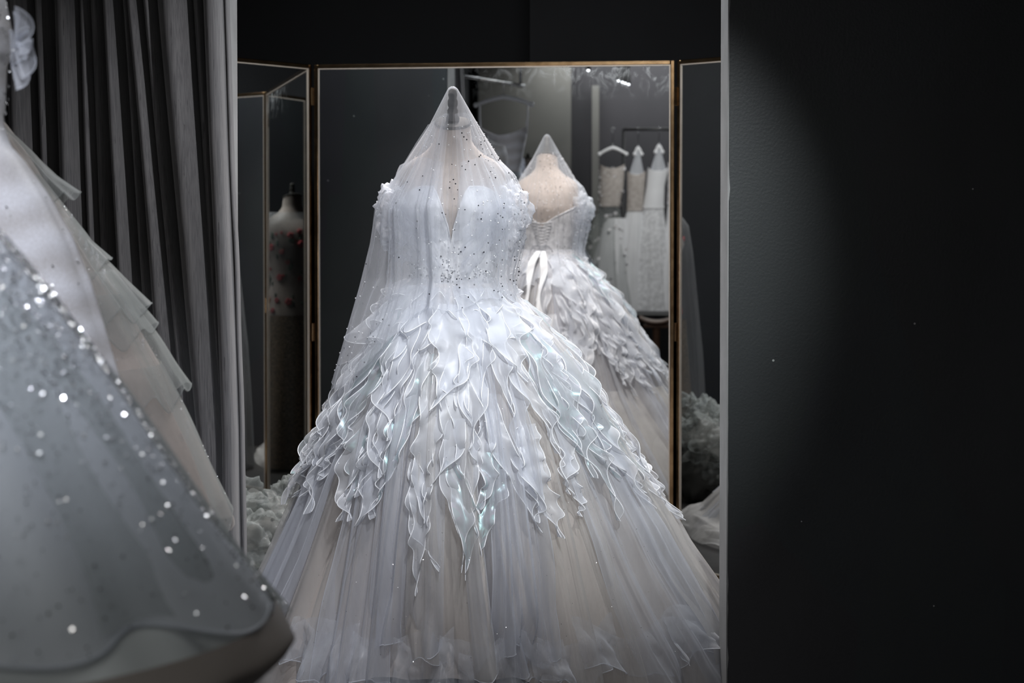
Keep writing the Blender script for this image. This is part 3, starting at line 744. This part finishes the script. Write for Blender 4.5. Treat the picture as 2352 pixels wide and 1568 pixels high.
def hanger(c, root, z, ang=0.0, mat='white', name='hanger', w_=.20, tag_=None, rz=RAILH):
    """shaped arms, hook and clips; c is the point below the hook"""
    u = Vector((math.cos(ang), math.sin(ang), 0)); c = Vector((c[0], c[1], z)); mb = MB()
    mb.tube([c + u * (s * w_) + UP * (-.055 * abs(s) ** 1.4) for s in [x / 8 for x in range(-8, 9)]], [.013 + .004 * (1 - abs(x / 8)) for x in range(-8, 9)], 8)
    for s in (-1, 1): mb.ball(c + u * s * w_ + UP * -.055, .019, 8, 5)
    t = c + UP * .012; hk = MB(); rd = .018
    pts = [t, t + UP * .05]; top = rz + .014 - rd
    pts = [t, Vector((t.x, t.y, top - .02))] + [Vector((t.x, t.y, top)) + u * (rd * (1 - math.cos(a))) * 0 + u * rd * (math.sin(a * 1.0)) * 1.0 + UP * (rd * (1 - math.cos(a)) - 0) for a in ()]
    for k in range(9):
        a = PI * k / 8; pts.append(Vector((t.x, t.y, top)) + u * (-rd * math.cos(a) + 0) + UP * rd * math.sin(a))
    if root is None:
        o = mb.build(name, M[mat]); hkk = hk.tube(pts, .0028, 6).build('hook', M['chrome'], o)
        return o
    o = mb.build(name, M[mat], root); hk.tube(pts, .0028, 6).build('hook', M['chrome'], o); return o
rail_a, rail_b = Vector((-1.35, 3.30, RAILH)), Vector((-.99, 1.6, RAILH))
mb = MB().tube([rail_a, rail_b], .014, 12)
rail = mb.build('garment_rail', M['chrome']); tag(rail, 'chrome garment rail hung from the ceiling above the sparkly gowns at left', 'garment rail')
for p in (rail_a, rail_b):
    MB().tube([p + (rail_b - rail_a).normalized() * (.05 if p is rail_a else -.05) + UP * .012, Vector((p.x, p.y, ZT)) + (rail_b - rail_a).normalized() * (.05 if p is rail_a else -.05)], .010, 10).build('hanging_rod', M['chrome'], rail)

def glitter(name, parent, fn, n, us, vs, r, off=.006, spread=.5, pw=1.0, mats=None):
    mb = MB()
    for k in range(n):
        u = R.uniform(*us); v = lerp(vs[0], vs[1], R.random() ** pw); p = Vector(fn(u, v)); p2 = Vector(fn(u + .002, v)); p3 = Vector(fn(u, min(1, v + .002)))
        nn = (p2 - p).cross(p3 - p); nn = nn.normalized() if nn.length > 1e-12 else Vector((0, -1, 0))
        if nn.dot(p - Vector((parent_ax[0], parent_ax[1], p.z))) < 0: nn = -nn
        mb.flake(p + nn * off, nn + Vector((R.gauss(0, spread), R.gauss(0, spread), R.gauss(0, spread))), r * R.uniform(.6, 1.3))
    return tag(mb.build(name, mats or M['sequin'], parent), kind='stuff')

# A: sparkling tulle ball gown, nearest
AX = (-1.05, 1.95); parent_ax = AX
gA = empty('sparkle_gown', (AX[0], AX[1], 0), 'large sparkling grey-white tulle ball gown nearest the camera at lower left', 'wedding gown', 'gowns on the left rail')
pa = sil(AX, [(0, 535), (60, 600), (125, 680), (200, 775), (300, 905), (400, 1050), (500, 1195), (600, 1330), (704, 1462)])
h0 = pa[-1][0]
pa = [(pa[0][0] - .3, pa[0][1] - .34), (pa[0][0] - .02, pa[0][1] - .012)] + pa + [(h0 + .04, pa[-1][1] - .045), (1.74, .125), (1.79, .12)]
print('A', pa[:3], pa[-4:])
tB = math.atan2(-AX[1], -AX[0])                   # towards the camera
hcorn = sil(AX, [(702, 1462)])[0][0]
def hemA(th):
    d = th - tB; d = (d + PI) % (2 * PI) - PI      # 0 faces the camera, + is to the right of frame
    return hcorn + .055 * smooth(1.30, 1.0, d) + .02 * smooth(1.0, .3, d) + .012 * math.sin(d * 13) * smooth(1.3, .9, d)
rev_in = rev(AX, pa, hcorn - .24, .022, 11, 1, top=1.78, off=-.035, n3=.03)
MB().grid(rev_in, 160, 40, True).build('skirt_lining', M['foreline'], gA)
rev_un = rev(AX, pa, hcorn - .16, .02, 9, 2, top=hcorn + .04, off=-.012, n3=.03)
MB().grid(rev_un, 160, 24, True).build('under_layer', M['forehem'], gA)
fA = rev(AX, pa, hemA, .012, 10, 3, top=1.78, off=.0, n3=.012, edge=.012)
mb = MB(); mb.grid(fA, 240, 60, True); mb.tube([Vector(fA(i / 240, 1)) for i in range(241)], .0022, 5, 0, False); mb.build('outer_tulle', M['t_fore'], gA)
fA2 = rev(AX, pa, lambda t: hemA(t) + .012, .014, 7, 5, top=1.78, off=-.004, n3=.01, edge=.01)
mb = MB(); mb.grid(fA2, 200, 40, True); mb.build('over_tulle', M['t_grey'], gA)
def usr(a, b): return (((tB + a) % (2 * PI)) / (2 * PI), ((tB + b) % (2 * PI)) / (2 * PI))
mb = MB()
for k in range(26000):
    d = R.uniform(.25, 1.6) if R.random() < .6 else 1.7 - abs(R.gauss(0, .45)); v = R.uniform(.08, 1.0)
    dens = math.exp(-((v - .38) / .24) ** 2) + .07
    if R.random() > dens: continue
    u = ((tB + d) % (2 * PI)) / (2 * PI); p = Vector(fA(u, v)); n = Vector((p.x - AX[0], p.y - AX[1], .35)).normalized()
    m_ = (n + Vector((.25, -.45, 1.0)) * R.uniform(.1, 1.1)).normalized()
    mb.flake(p + n * .006, m_ + Vector((R.gauss(0, .5), R.gauss(0, .5), R.gauss(0, .5))), R.choice((.0012, .0016, .0022)))
tag(mb.build('sequin_scatter', M['sequin'], gA), kind='stuff')
SA = [(s[0] + .50, s[1], s[2]) for s in SECS]
bA = torso_fn(SA, AX, .002)
MB().grid(lambda u, v: bA(2 * PI * u, lerp(1.74, 2.02 + .03 * math.cos(4 * PI * u), v)), 60, 20, True).build('bodice', M['lace'], gA)
for s in (-1, 1):
    a = bA((0 if s > 0 else PI), 2.0); MB().tube([a, Vector((AX[0] + s * .17, AX[1], 2.12)), Vector((AX[0] + s * .17, AX[1], 2.215))], .006, 6).build('strap', M['white'], gA)
tag(hanger((AX[0], AX[1]), None, 2.26), 'white plastic hanger carrying the sparkling tulle ball gown', 'hanger', 'hangers on the left rail')

# B: white lace mermaid gown
BX = (-1.19, 2.56)
gB = empty('lace_gown', (BX[0], BX[1], 0), 'slim white beaded lace gown hanging between sparkly gown and nude tulle gown', 'wedding gown', 'gowns on the left rail')
pb = sil(BX, [(8, 235), (12, 290), (26, 335), (60, 372), (110, 445), (160, 535), (205, 645), (245, 770), (285, 895), (320, 1010)])
zb = pb[-1][0]; rb = pb[-1][1]
fB = rev(BX, pb, pb[0][0], .010, 5, 2, top=zb, n3=.008)
MB().grid(fB, 160, 60, True).build('lace_skirt', M['lace'], gB)
prb = [(zb - .02, rb), (zb + .06, rb + .004)] + [(h, r) for h, r in sil(BX, [(8, 200), (22, 140), (26, 90), (14, 30), (0, -20)]) if h > zb + .06]
MB().grid(lambda u, v: (BX[0] + interp(prb, lerp(zb - .02, prb[-1][0], v)) * math.cos(2 * PI * u), BX[1] + .8 * interp(prb, lerp(zb - .02, prb[-1][0], v)) * math.sin(2 * PI * u), lerp(zb - .02, prb[-1][0], v) + .02 * math.cos(4 * PI * u) * v), 80, 40, True).build('bodice', M['lace'], gB)
mb = MB()
for k in range(700):
    th = R.uniform(-2.6, .6); v = R.random() ** .7; hh = lerp(zb - .02, prb[-1][0], v); r = interp(prb, hh) + .004
    n = Vector((math.cos(th), .8 * math.sin(th), 0)); mb.flake(Vector((BX[0], BX[1], hh)) + n * r, n + Vector((R.gauss(0, .5), R.gauss(0, .5), R.gauss(0, .5))), R.choice((.0014, .0022)))
for k in range(200):
    p = Vector(fB(R.uniform(.5, 1.1) % 1, R.random() ** 1.6)); n = Vector((p.x - BX[0], p.y - BX[1], .1)).normalized(); mb.flake(p + n * .004, n + Vector((R.gauss(0, .5), R.gauss(0, .5), R.gauss(0, .5))), .002)
tag(mb.build('bodice_beading', M['sequin'], gB), kind='stuff')
# tulle ruffle of the off-shoulder strap
for (px, py, s_, sd) in ((40, 110, 1.0, 3), (34, 150, .8, 9), (46, 92, .55, 14)):
    c = at(px - 8, py, 2.42); mb = MB()
    def rf(u, v, c=c, s_=s_, sd=sd):
        a = u * 2.6 - 1.0; r = v * .045 * s_
        return c + Vector((r * math.cos(a) * .7 + .005 * math.sin(u * 25 + sd) * v, .02 * math.sin(u * 17 + sd) * v + .01 * nz(u * 4, sd), r * math.sin(a) * 1.3 + .012 * v * math.sin(u * 14 + sd)))
    mb.grid(rf, 30, 8); mb.tube([Vector(rf(i / 30, 1)) for i in range(31)], .0011, 4, 0, False); mb.build('shoulder_ruffle', M['t_puff'], gB)
for s in (-1, 1): 
    a = Vector((BX[0] + s * interp(prb, prb[-1][0]), BX[1], prb[-1][0])); MB().tube([a, Vector((BX[0] + s * .185, BX[1], prb[-1][0] + .06)), Vector((BX[0] + s * .185, BX[1], 1.96))], .005, 6).build('strap', M['white'], gB)
zc = at(25, 30, BX[1]).z
hb_ = hanger((BX[0], BX[1]), None, max(zc + .03, 1.9) + .06, w_=.215); tag(hb_, 'white plastic hanger holding the slim beaded lace gown at top left', 'hanger', 'hangers on the left rail')

# C: nude glitter gown with pointed sheer tiers
CX = (-1.27, 3.12)
gC = empty('tiered_gown', (CX[0], CX[1], 0), 'nude-lined gown under pointed sheer grey tulle tiers, hanging closest to the curtain', 'wedding gown', 'gowns on the left rail')
pc = sil(CX, [(-40, 230), (30, 320), (95, 420), (150, 505), (212, 605), (300, 765), (380, 905), (445, 1045), (500, 1200)])
fC = rev(CX, pc, pc[0][0], .006, 7, 3, top=pc[-1][0], n3=.006)
MB().grid(fC, 160, 50, True).build('nude_lining', M['nudelin'], gC)
pg = sil(CX, [(-40, 215), (40, 315), (110, 425), (170, 510), (240, 620), (330, 770), (410, 910), (475, 1050), (538, 1190)])
cam_ang = math.atan2(-CX[1], -CX[0])
def hemC(th):
    d = (th - cam_ang + PI) % (2 * PI) - PI; return pg[0][0] - .05 * abs(math.sin((d - 1.35) * 2.2))
fG = rev(CX, pg, hemC, .010, 8, 6, top=pg[-1][0], n3=.006)
mb = MB(); mb.grid(fG, 200, 50, True); mb.tube([Vector(fG(i / 200, 1)) for i in range(201)], .0012, 4, 0, False); mb.build('glitter_tulle', M['t_glit'], gC)
mb = MB()
for k in range(1300):
    d = 1.45 - abs(R.gauss(0, .22)); v = R.uniform(.25, 1); 
    if R.random() > .25 + .75 * v ** 3: continue
    u = ((cam_ang + d) % (2 * PI)) / (2 * PI); p = Vector(fG(u, v)); n = Vector((p.x - CX[0], p.y - CX[1], .2)).normalized()
    mb.flake(p + n * .004, n + Vector((R.gauss(0, .5), R.gauss(0, .5), R.gauss(0, .5))), R.choice((.0007, .001, .0014)))
tag(mb.build('glitter', M['sequin'], gC), kind='stuff')
tiers = [[(10, 290), (80, 350), (135, 405), (189, 440)], [(90, 400), (150, 470), (200, 540), (256, 592)], [(170, 500), (235, 580), (290, 640), (348, 697)],
         [(260, 620), (310, 680), (362, 742)], [(290, 670), (350, 750), (395, 820), (437, 884)], [(370, 830), (420, 930), (475, 1050), (530, 1170)]]
for i, tp in enumerate(tiers):
    pr = sil(CX, tp); inner = lambda h: interp(pg, h)
    def tf(u, v, pr=pr, i=i):
        th = cam_ang + lerp(-.6, 2.7, u); d = lerp(-.6, 2.7, u); h = lerp(pr[-1][0], pr[0][0], v)
        a = interp(pr, h); b = interp(pg, h) + .012
        k = math.exp(-((d - 1.40 - .0 * i) / (.26 + .05 * (i % 2))) ** 2); kk = .35 + .65 * abs(math.sin(d * (7 + i) + i))
        hh = h - .05 * v * abs(math.sin(d * (6 + i) + i)) * (1 - k)
        r = lerp(b + (a - b) * .5 * kk, a, k) if i < 5 else lerp(b, a, k)
        return (CX[0] + r * math.cos(th) + .004 * nz(u * 9, v * 3, i), CX[1] + SQ * r * math.sin(th), hh)
    mb = MB(); mb.grid(tf, 110, 16); mb.tube([Vector(tf(j / 110, 1)) for j in range(111)], .0012, 4, 0, False); mb.build('tulle_tier', M['t_grey'], gC)
# snowflake lace motifs
mb = MB()
for (px, py, s_) in ((185, 590, 1), (205, 605, 1.1), (202, 640, 1), (150, 510, .8), (160, 545, .8), (375, 1000, 1.1), (168, 570, .7), (290, 800, .7)):
    b0 = math.atan2(CX[0], CX[1]); bb = math.atan((px - 1176) / F); hh = H - (py - 475) / F * (CX[1] - .05)
    r = interp(pc, hh) + .012; Dh = math.hypot(*CX); k = min(.999, Dh * math.sin(bb - b0) / r)
    th = cam_ang + math.asin(k) * 1.0 + 0.0 if k > 0 else cam_ang
    th = cam_ang + PI / 2 - math.acos(k) + (bb - b0)
    p = Vector((CX[0] + r * math.cos(th), CX[1] + SQ * r * math.sin(th), hh)); n = Vector((math.cos(th), math.sin(th), 0)); a_ = Vector((-n.y, n.x, 0))
    for q in range(6):
        an = q * PI / 3 + px; e = a_ * math.cos(an) + UP * math.sin(an)
        mb.tube([p, p + e * .012 * s_, p + e * .021 * s_], [.0016, .0026, .0008], 5)
        for s in (-1, 1): 
            e2 = (a_ * math.cos(an + s * .8) + UP * math.sin(an + s * .8)); mb.tube([p + e * .011 * s_, p + e * .011 * s_ + e2 * .008 * s_], [.0016, .0006], 4)
tag(mb.build('snowflake_motifs', M['white'], gC), kind='stuff')
SC_ = [(s[0] + pc[-1][0] - 1.2, s[1] * 1.0, s[2]) for s in SECS]
pcr = [(pc[-1][0] - .01, pc[-1][1]), (pc[-1][0] + .1, .13), (pc[-1][0] + .25, .15), (pc[-1][0] + .32, .15)]
MB().grid(lambda u, v: (CX[0] + interp(pcr, lerp(pcr[0][0], pcr[-1][0], v)) * math.cos(2 * PI * u), CX[1] + .8 * interp(pcr, lerp(pcr[0][0], pcr[-1][0], v)) * math.sin(2 * PI * u), lerp(pcr[0][0], pcr[-1][0], v)), 60, 14, True).build('bodice', M['lace'], gC)
for s in (-1, 1): MB().tube([(CX[0] + s * .14, CX[1], pcr[-1][0] - .01), (CX[0] + s * .17, CX[1], pcr[-1][0] + .12)], .005, 6).build('strap', M['white'], gC)
tag(hanger((CX[0], CX[1]), None, pcr[-1][0] + .175), 'white plastic hanger carrying the nude-lined tiered gown by the curtain', 'hanger', 'hangers on the left rail')

# ------------------------------------------------------------------ heap of tulle in the alcove
hc = at(606, 1230, 5.45); hroot = empty('tulle_petticoat', (hc.x, hc.y, 0), 'heap of greyish tulle petticoat on the floor at the left mirror leaf', 'petticoat')
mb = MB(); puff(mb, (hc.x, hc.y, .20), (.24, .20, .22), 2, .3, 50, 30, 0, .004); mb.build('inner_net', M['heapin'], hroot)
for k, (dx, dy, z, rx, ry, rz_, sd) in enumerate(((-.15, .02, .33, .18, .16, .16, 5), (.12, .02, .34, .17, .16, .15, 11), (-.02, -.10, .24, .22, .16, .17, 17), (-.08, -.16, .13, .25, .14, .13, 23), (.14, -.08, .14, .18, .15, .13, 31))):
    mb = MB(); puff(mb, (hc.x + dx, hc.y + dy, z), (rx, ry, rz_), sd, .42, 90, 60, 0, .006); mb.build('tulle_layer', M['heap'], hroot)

# ------------------------------------------------------------------ floral gowns on forms, either side of the alcove
def floral(c, label, flabel, sd):
    dz = -.20
    rt, f, S = dress_form('dress_form', c, flabel, dz=dz, top=1.64)
    g = empty('floral_gown', (c[0], c[1], 0), label, 'evening gown'); r = random.Random(sd)
    ff = torso_fn(S, c, .006)
    MB().grid(lambda u, v: ff(2 * PI * u, lerp(.86, 1.40 - .03 * math.cos(4 * PI * u), v)) if lerp(.86, 1.4, v) > .81 else Vector((0, 0, 0)), 60, 26, True).build('bodice', M['nude'], g)
    mb = MB()
    for k in range(150):
        th = r.uniform(0, 2 * PI); h = r.uniform(.9, 1.36); p = ff(th, h); n = Vector((math.cos(th), math.sin(th), 0))
        if r.random() < .38:
            q = r.uniform(.008, .020)
            for j in range(5):
                a = j * 2 * PI / 5; t_ = Vector((-n.y, n.x, 0)); mb.ball(p + n * .006 + (t_ * math.cos(a) + UP * math.sin(a)) * q * .6, q * .6, 6, 4, 0)
        else:
            mb.ball(p + n * .003, r.uniform(.005, .011), 6, 4, 1, (1, 1, 2.2))
    tag(mb.build('flower_embroidery', [M['red'], M['leaf']], g), kind='stuff')
    P = [(.02, .24), (.35, .22), (.6, .20), (.8, .186), (.87, .182)]
    MB().grid(lambda u, v: (c[0] + (interp(P, lerp(.88, .012, v)) + .012 * v * math.sin(u * 2 * PI * 9)) * math.cos(2 * PI * u), c[1] + .9 * (interp(P, lerp(.88, .012, v)) + .012 * v * math.sin(u * 2 * PI * 9)) * math.sin(2 * PI * u), lerp(.88, .012, v)), 90, 30, True).build('sequin_skirt', M['goldseq'], g)
    Q = [(.02, .30), (.35, .29), (.7, .27), (1.0, .24), (1.25, .215), (1.40, .19), (1.47, .13)]
    def cp(u, v):
        th = lerp(-PI * .5 + .45, PI * 1.5 - .45, u); h = lerp(1.47, .015, v); q = interp(Q, h) + .014 * v * fold(th * 7 + sd)
        return (c[0] + q * math.cos(th), c[1] + q * .95 * math.sin(th), h)
    mb = MB(); mb.grid(cp, 120, 40)
    for uu in (0, 1): mb.tube([Vector(cp(uu, j / 40)) for j in range(41)], .002, 4, 0, False)
    mb.build('sheer_cape', M['sheergrey'], g); return g
floral((1.13, 5.05), 'red-flowered nude gown with gold skirt and grey cape, hidden right of the alcove', 'bare-topped dress form wearing the flowered gown, right side of the alcove', 4)
floral((-1.52, 5.62), 'red-flowered nude gown with gold skirt and grey cape, hidden left of the alcove', 'bare-topped dress form wearing the flowered gown, left side of the alcove', 9)

# ------------------------------------------------------------------ behind the camera, seen in the glass
def vt(px, py, Yv): return mir(px, py, Yv)
# light grey chimney breast and a pale strip on the far wall
YW = 15.2
a = vt(1100, 400, YW); b = vt(1312, 400, YW)
def wallbox(name, p0, p1, dep, z1, m):
    u = Vector((p1.x - p0.x, p1.y - p0.y, 0)); L_ = u.length; u.normalize(); n = Vector((-u.y, u.x, 0))
    if n.y > 0: n = -n
    c = (p0 + p1) / 2; c.z = z1 / 2
    return tag(MB().box(c + n * dep / 2, (L_ / 2, dep / 2, z1 / 2), (u, n, UP)).build(name, m, None, False), kind='structure')
wallbox('wall_chimney', a, b, .35, ZT, M['greywall'])
wallbox('wall_screen', vt(1312.5, 400, YW + .25), vt(1700, 400, YW + .25), .08, ZT, M['plum'])
wallbox('trim_4', vt(1360, 400, YW + .1), vt(1376, 400, YW + .1), .05, 2.75, M['greywall'])  # pale strip built to stand in for a soft upright glow of light

# black clothes rack
Zr = 13.3
ra, rb_ = vt(1432, 297, Zr), vt(1600, 297, Zr); rh_ = ra.z
rack = empty('clothes_rack', ((ra.x + rb_.x) / 2, (ra.y + rb_.y) / 2, 0), 'black steel clothes rack of white gowns, reflected at right of the mirror', 'clothes rack')
ra.z = rb_.z = rh_
MB().tube([ra, rb_], .014, 10).build('top_rail', M['black'], rack)
for p in (ra, rb_): MB().tube([p, Vector((p.x, p.y, .03))], .014, 10).build('upright', M['black'], rack)
ud = (rb_ - ra).normalized(); nd = Vector((-ud.y, ud.x, 0))
for p in (ra, rb_): MB().box((p.x, p.y, .015), (.02, .22, .015), (ud, nd, UP)).build('foot', M['black'], rack, False)
def rackgown(px, ptop, name, label, hl, prof, neck, mats, tri=False, lean=0, fl=False):
    """prof in pixels: (py, half width px, centre px)"""
    c = vt(px, 300, Zr); sc_ = Zr / F
    g = empty(name, (c.x, c.y, 0), label, 'wedding gown', 'gowns on the black rack')
    tb = [(vt(px, p[0], Zr).z, p[1] * sc_, (p[2] - px) * sc_) for p in prof]; tb.sort()
    tr_ = [(t[0], t[1]) for t in tb]; tc_ = [(t[0], t[2]) for t in tb]
    sd = px * .1
    def f(u, v):
        th = 2 * PI * u; h = lerp(tb[-1][0], tb[0][0], v); r = interp(tr_, h); cxx = interp(tc_, h); k = smooth(.2, .6, v)
        q = r * (1 + .16 * k * fold(th * 5 + sd, sd))
        return Vector((c.x, c.y, h)) + MU * (cxx * 1.0 + q * math.cos(th)) + MN * (q * .55 * math.sin(th))
    MB().grid(f, 110, 40, True).build('skirt', mats[0], g)
    zsp = tb[-1][0] - (tb[-1][0] - tb[0][0]) * .27
    def b(u, v):
        th = 2 * PI * u; h = lerp(zsp, tb[-1][0] + .012, v); r = interp(tr_, h) + .006
        return Vector((c.x, c.y, h + .02 * math.cos(2 * th) * v)) + MU * (interp(tc_, h) + r * math.cos(th)) + MN * (r * .6 * math.sin(th))
    MB().grid(b, 50, 16, True).build('bodice', mats[1], g)
    if tri:
        z0 = tb[-1][0]; z1 = vt(px, neck, Zr).z; w0 = tb[-1][1]
        def t(u, v):
            r = lerp(w0, .006, v ** .85); return Vector((c.x, c.y, lerp(z0 - .03, z1, v))) + MU * (tb[-1][2] * (1 - v) + r * math.cos(2 * PI * u)) + MN * (r * .5 * math.sin(2 * PI * u))
        MB().grid(t, 30, 12, True).build('illusion_neck', M['t_puff'], g)
    if fl:
        mb = MB()
        for k in range(170):
            v = R.random() * .8; u = R.random(); p = f(u, v); mb.flake(p + MN * .0 + (p - Vector((c.x, c.y, p.z))).normalized() * .008, (R.gauss(0, 1), R.gauss(1, 1), R.gauss(0, 1)), R.uniform(.008, .02), 5)
        tag(mb.build('lace_flowers', M['lace'], g), kind='stuff')
    hz = vt(px, neck, Zr).z
    return g, c, hz
g1, c1, z1 = rackgown(1408, 385, 'tulle_gown', 'beige flowered strapless gown with grey tulle skirt, leftmost on the black rack', 0, [(385, 27, 1407), (430, 26, 1405), (475, 22, 1400), (520, 35, 1395), (620, 58, 1388), (714, 78, 1385)], 345, (M['t_grey'], M['blush']), fl=True)
MB().grid(lambda u, v: Vector((c1.x, c1.y, lerp(1.4, .6, v))) + MU * (.02 - .08 * v + lerp(.09, .24, v) * math.cos(2 * PI * u)) + MN * lerp(.05, .12, v) * math.sin(2 * PI * u), 50, 20, True).build('skirt_lining', M['white'], g1)
h1 = hanger((c1.x, c1.y), None, z1 + .02, math.atan2(MU.y, MU.x), w_=.12, rz=rh_); tag(h1, 'white padded hanger under the flowered gown, leftmost on the black rack', 'hanger', 'hangers on the black rack')
g2, c2, z2 = rackgown(1466, 400, 'satin_gown', 'plain white gown with sheer pointed neckline, second on the black rack', 0, [(400, 20, 1462), (450, 18, 1460), (480, 17, 1458), (560, 30, 1452), (640, 40, 1447), (712, 46, 1445)], 335, (M['white'], M['blush']), True)
h2 = hanger((c2.x, c2.y), None, z2 - .02, math.atan2(MU.y, MU.x), w_=.03, rz=rh_); tag(h2, 'slim white hanger at the neck of the plain white gown on the rack', 'hanger', 'hangers on the black rack')
g3, c3, z3 = rackgown(1514, 395, 'train_gown', 'long white gown with bow shoulder, third on the black rack', 0, [(392, 22, 1512), (430, 19, 1506), (470, 22, 1502), (560, 36, 1496), (650, 44, 1494), (712, 50, 1494)], 330, (M['bodice'], M['white']), True)
h3 = hanger((c3.x, c3.y), None, z3 - .02, math.atan2(MU.y, MU.x), w_=.03, rz=rh_); tag(h3, 'slim white hanger at the neck of the bow-shouldered gown on the rack', 'hanger', 'hangers on the black rack')
g4, c4_, z4 = rackgown(1560, 395, 'beaded_gown', 'glittering white gown at the mirror edge, rightmost on the black rack', 0, [(380, 24, 1560), (440, 22, 1558), (520, 24, 1556), (600, 34, 1552), (712, 44, 1548)], 330, (M['white'], M['lace']), True, fl=False)
h4 = hanger((c4_.x, c4_.y), None, z4 - .02, math.atan2(MU.y, MU.x), w_=.03, rz=rh_); tag(h4, 'slim white hanger at the neck of the glittering gown on the rack', 'hanger', 'hangers on the black rack')
mb = MB()
for (px, py) in ((1523, 578), (1533, 579), (1530, 590), (1500, 595), (1534, 600), (1538, 506), (1520, 540), (1536, 552)):
    p = vt(px, py, Zr - .32); mb.flake(p, MN, .011, 8)
# low black console under the gowns
zt_ = vt(1450, 718, Zr + .3).z
cA, cB = vt(1360, 720, Zr + .52), vt(1640, 720, Zr + .52)
cc = (cA + cB) / 2
cons = MB().box((cc.x, cc.y, zt_ - .03), ((cB - cA).length / 2, .28, .018), (MU, MN, UP)).build('console_top', M['black'], None, False, .004)
cons.name = 'low_console'; tag(cons, 'long low black console below the rack of white gowns', 'console')
for s in (-1, 1):
    for q in (-1, 1):
        MB().box(Vector((cc.x, cc.y, (zt_ - .048) / 2)) + MU * s * ((cB - cA).length / 2 - .05) + MN * q * .22, (.02, .02, (zt_ - .048) / 2), (MU, MN, UP)).build('leg', M['black'], cons, False)
MB().box(Vector((cc.x, cc.y, (zt_ - .06) / 2)) - MN * .20, ((cB - cA).length / 2 - .08, .01, (zt_ - .06) / 2 - .01), (MU, MN, UP)).build('back_panel', M['black'], cons, False)
# wooden stool with a dished seat
sp = vt(1508, 740, 11.6); zs = sp.z
st = empty('stool', (sp.x, sp.y, 0), 'small brown wooden T-shaped stool in front of the low black console', 'stool')
MB().grid(lambda u, v: Vector((sp.x, sp.y, zs)) + MU * ((2 * u - 1) * .13) + MN * (.09 * math.cos(2 * PI * v)) + UP * (.035 * (2 * u - 1) ** 2 + .022 * math.sin(2 * PI * v)), 16, 20).build('seat', M['wood'], st)
MB().box((sp.x, sp.y, zs - .025), (.10, .05, .012), (MU, MN, UP)).build('seat_support', M['wood'], st, False, .003)
MB().lathe((sp.x, sp.y, .03), [(.034, 0), (.028, .05), (.024, zs * .5), (.030, zs - .06)], 14).build('stem', M['wood'], st)
for k in range(4):
    a = k * PI / 2 + .4; MB().tube([(sp.x, sp.y, .05), (sp.x + .16 * math.cos(a), sp.y + .16 * math.sin(a), .016)], [.02, .014], 8).build('leg', M['wood'], st)
# another form whose head shows beside the reflected gown
fq = vt(1213, 352, 12.0)
rt, f2, S_2 = dress_form('dress_form', (fq.x, fq.y), 'nude dress form with dark finial, reflected beside the veiled gown shoulder', dz=.12, top=fq.z)
# ceiling track with spot heads
TZ = 2.72; tz = TZ - .09
def lampat(px, py):
    q = at(px, py, 10.0); o = Vector((0, 0, H)); k = (tz - .07 - H) / (q.z - H); v = o + (q - o) * k; return refl(v)
lp = [lampat(x, y) for x, y in ((1352, 161), (1378, 186), (1390, 190), (1402, 194), (1414, 191), (1430, 188))]
ts = lp[0] + (lp[0] - lp[-1]) * .2; te = lp[-1] + (lp[-1] - lp[0]) * .2
track = MB().box(((ts.x + te.x) / 2, (ts.y + te.y) / 2, TZ), ((te - ts).length / 2, .018, .0115), ((te - ts).normalized(), Vector((-(te - ts).y, (te - ts).x, 0)).normalized(), UP)).build('lighting_track', M['black'], None, False)
for q in (ts, te):
    q = q + (te - ts) * (.1 if q is ts else -.1); MB().tube([(q.x, q.y, TZ + .01), (q.x, q.y, ZT)], .006, 8).build('suspension_rod', M['black'], track)
tag(track, 'black hanging lighting track carrying a row of small bright spot heads', 'lighting track')
for i, p in enumerate(lp):
    # foot of the perpendicular on the track
    d = (te - ts).normalized(); q = ts + d * (p - ts).dot(d)
    hd = empty('track_spotlight', (q.x, q.y, TZ - .012), 'small black track spotlight, glowing, ' + ['set apart left of the other five', 'leftmost of the close row of five', 'second in the close row of five', 'middle one of the close row of five', 'fourth in the close row of five', 'at the right end of the lit row'][i], 'spotlight', 'spot heads on the ceiling track')
    c = Vector((q.x, q.y, tz - .03)); ax_ = (Vector((p.x, p.y, 0)) * 0 + MN * -.5 + Vector((0, 0, -1))).normalized()
    MB().tube([(q.x, q.y, TZ - .012), (q.x, q.y, tz - .02)], .008, 8).build('stem', M['black'], hd)
    MB().tube([c - ax_ * .05, c + ax_ * .05], [.015, .018], 12, 0, True).build('housing', M['black'], hd)
    MB().tube([c + ax_ * .0505, c + ax_ * .053], .010, 12).build('lens', M['lamp'], hd)
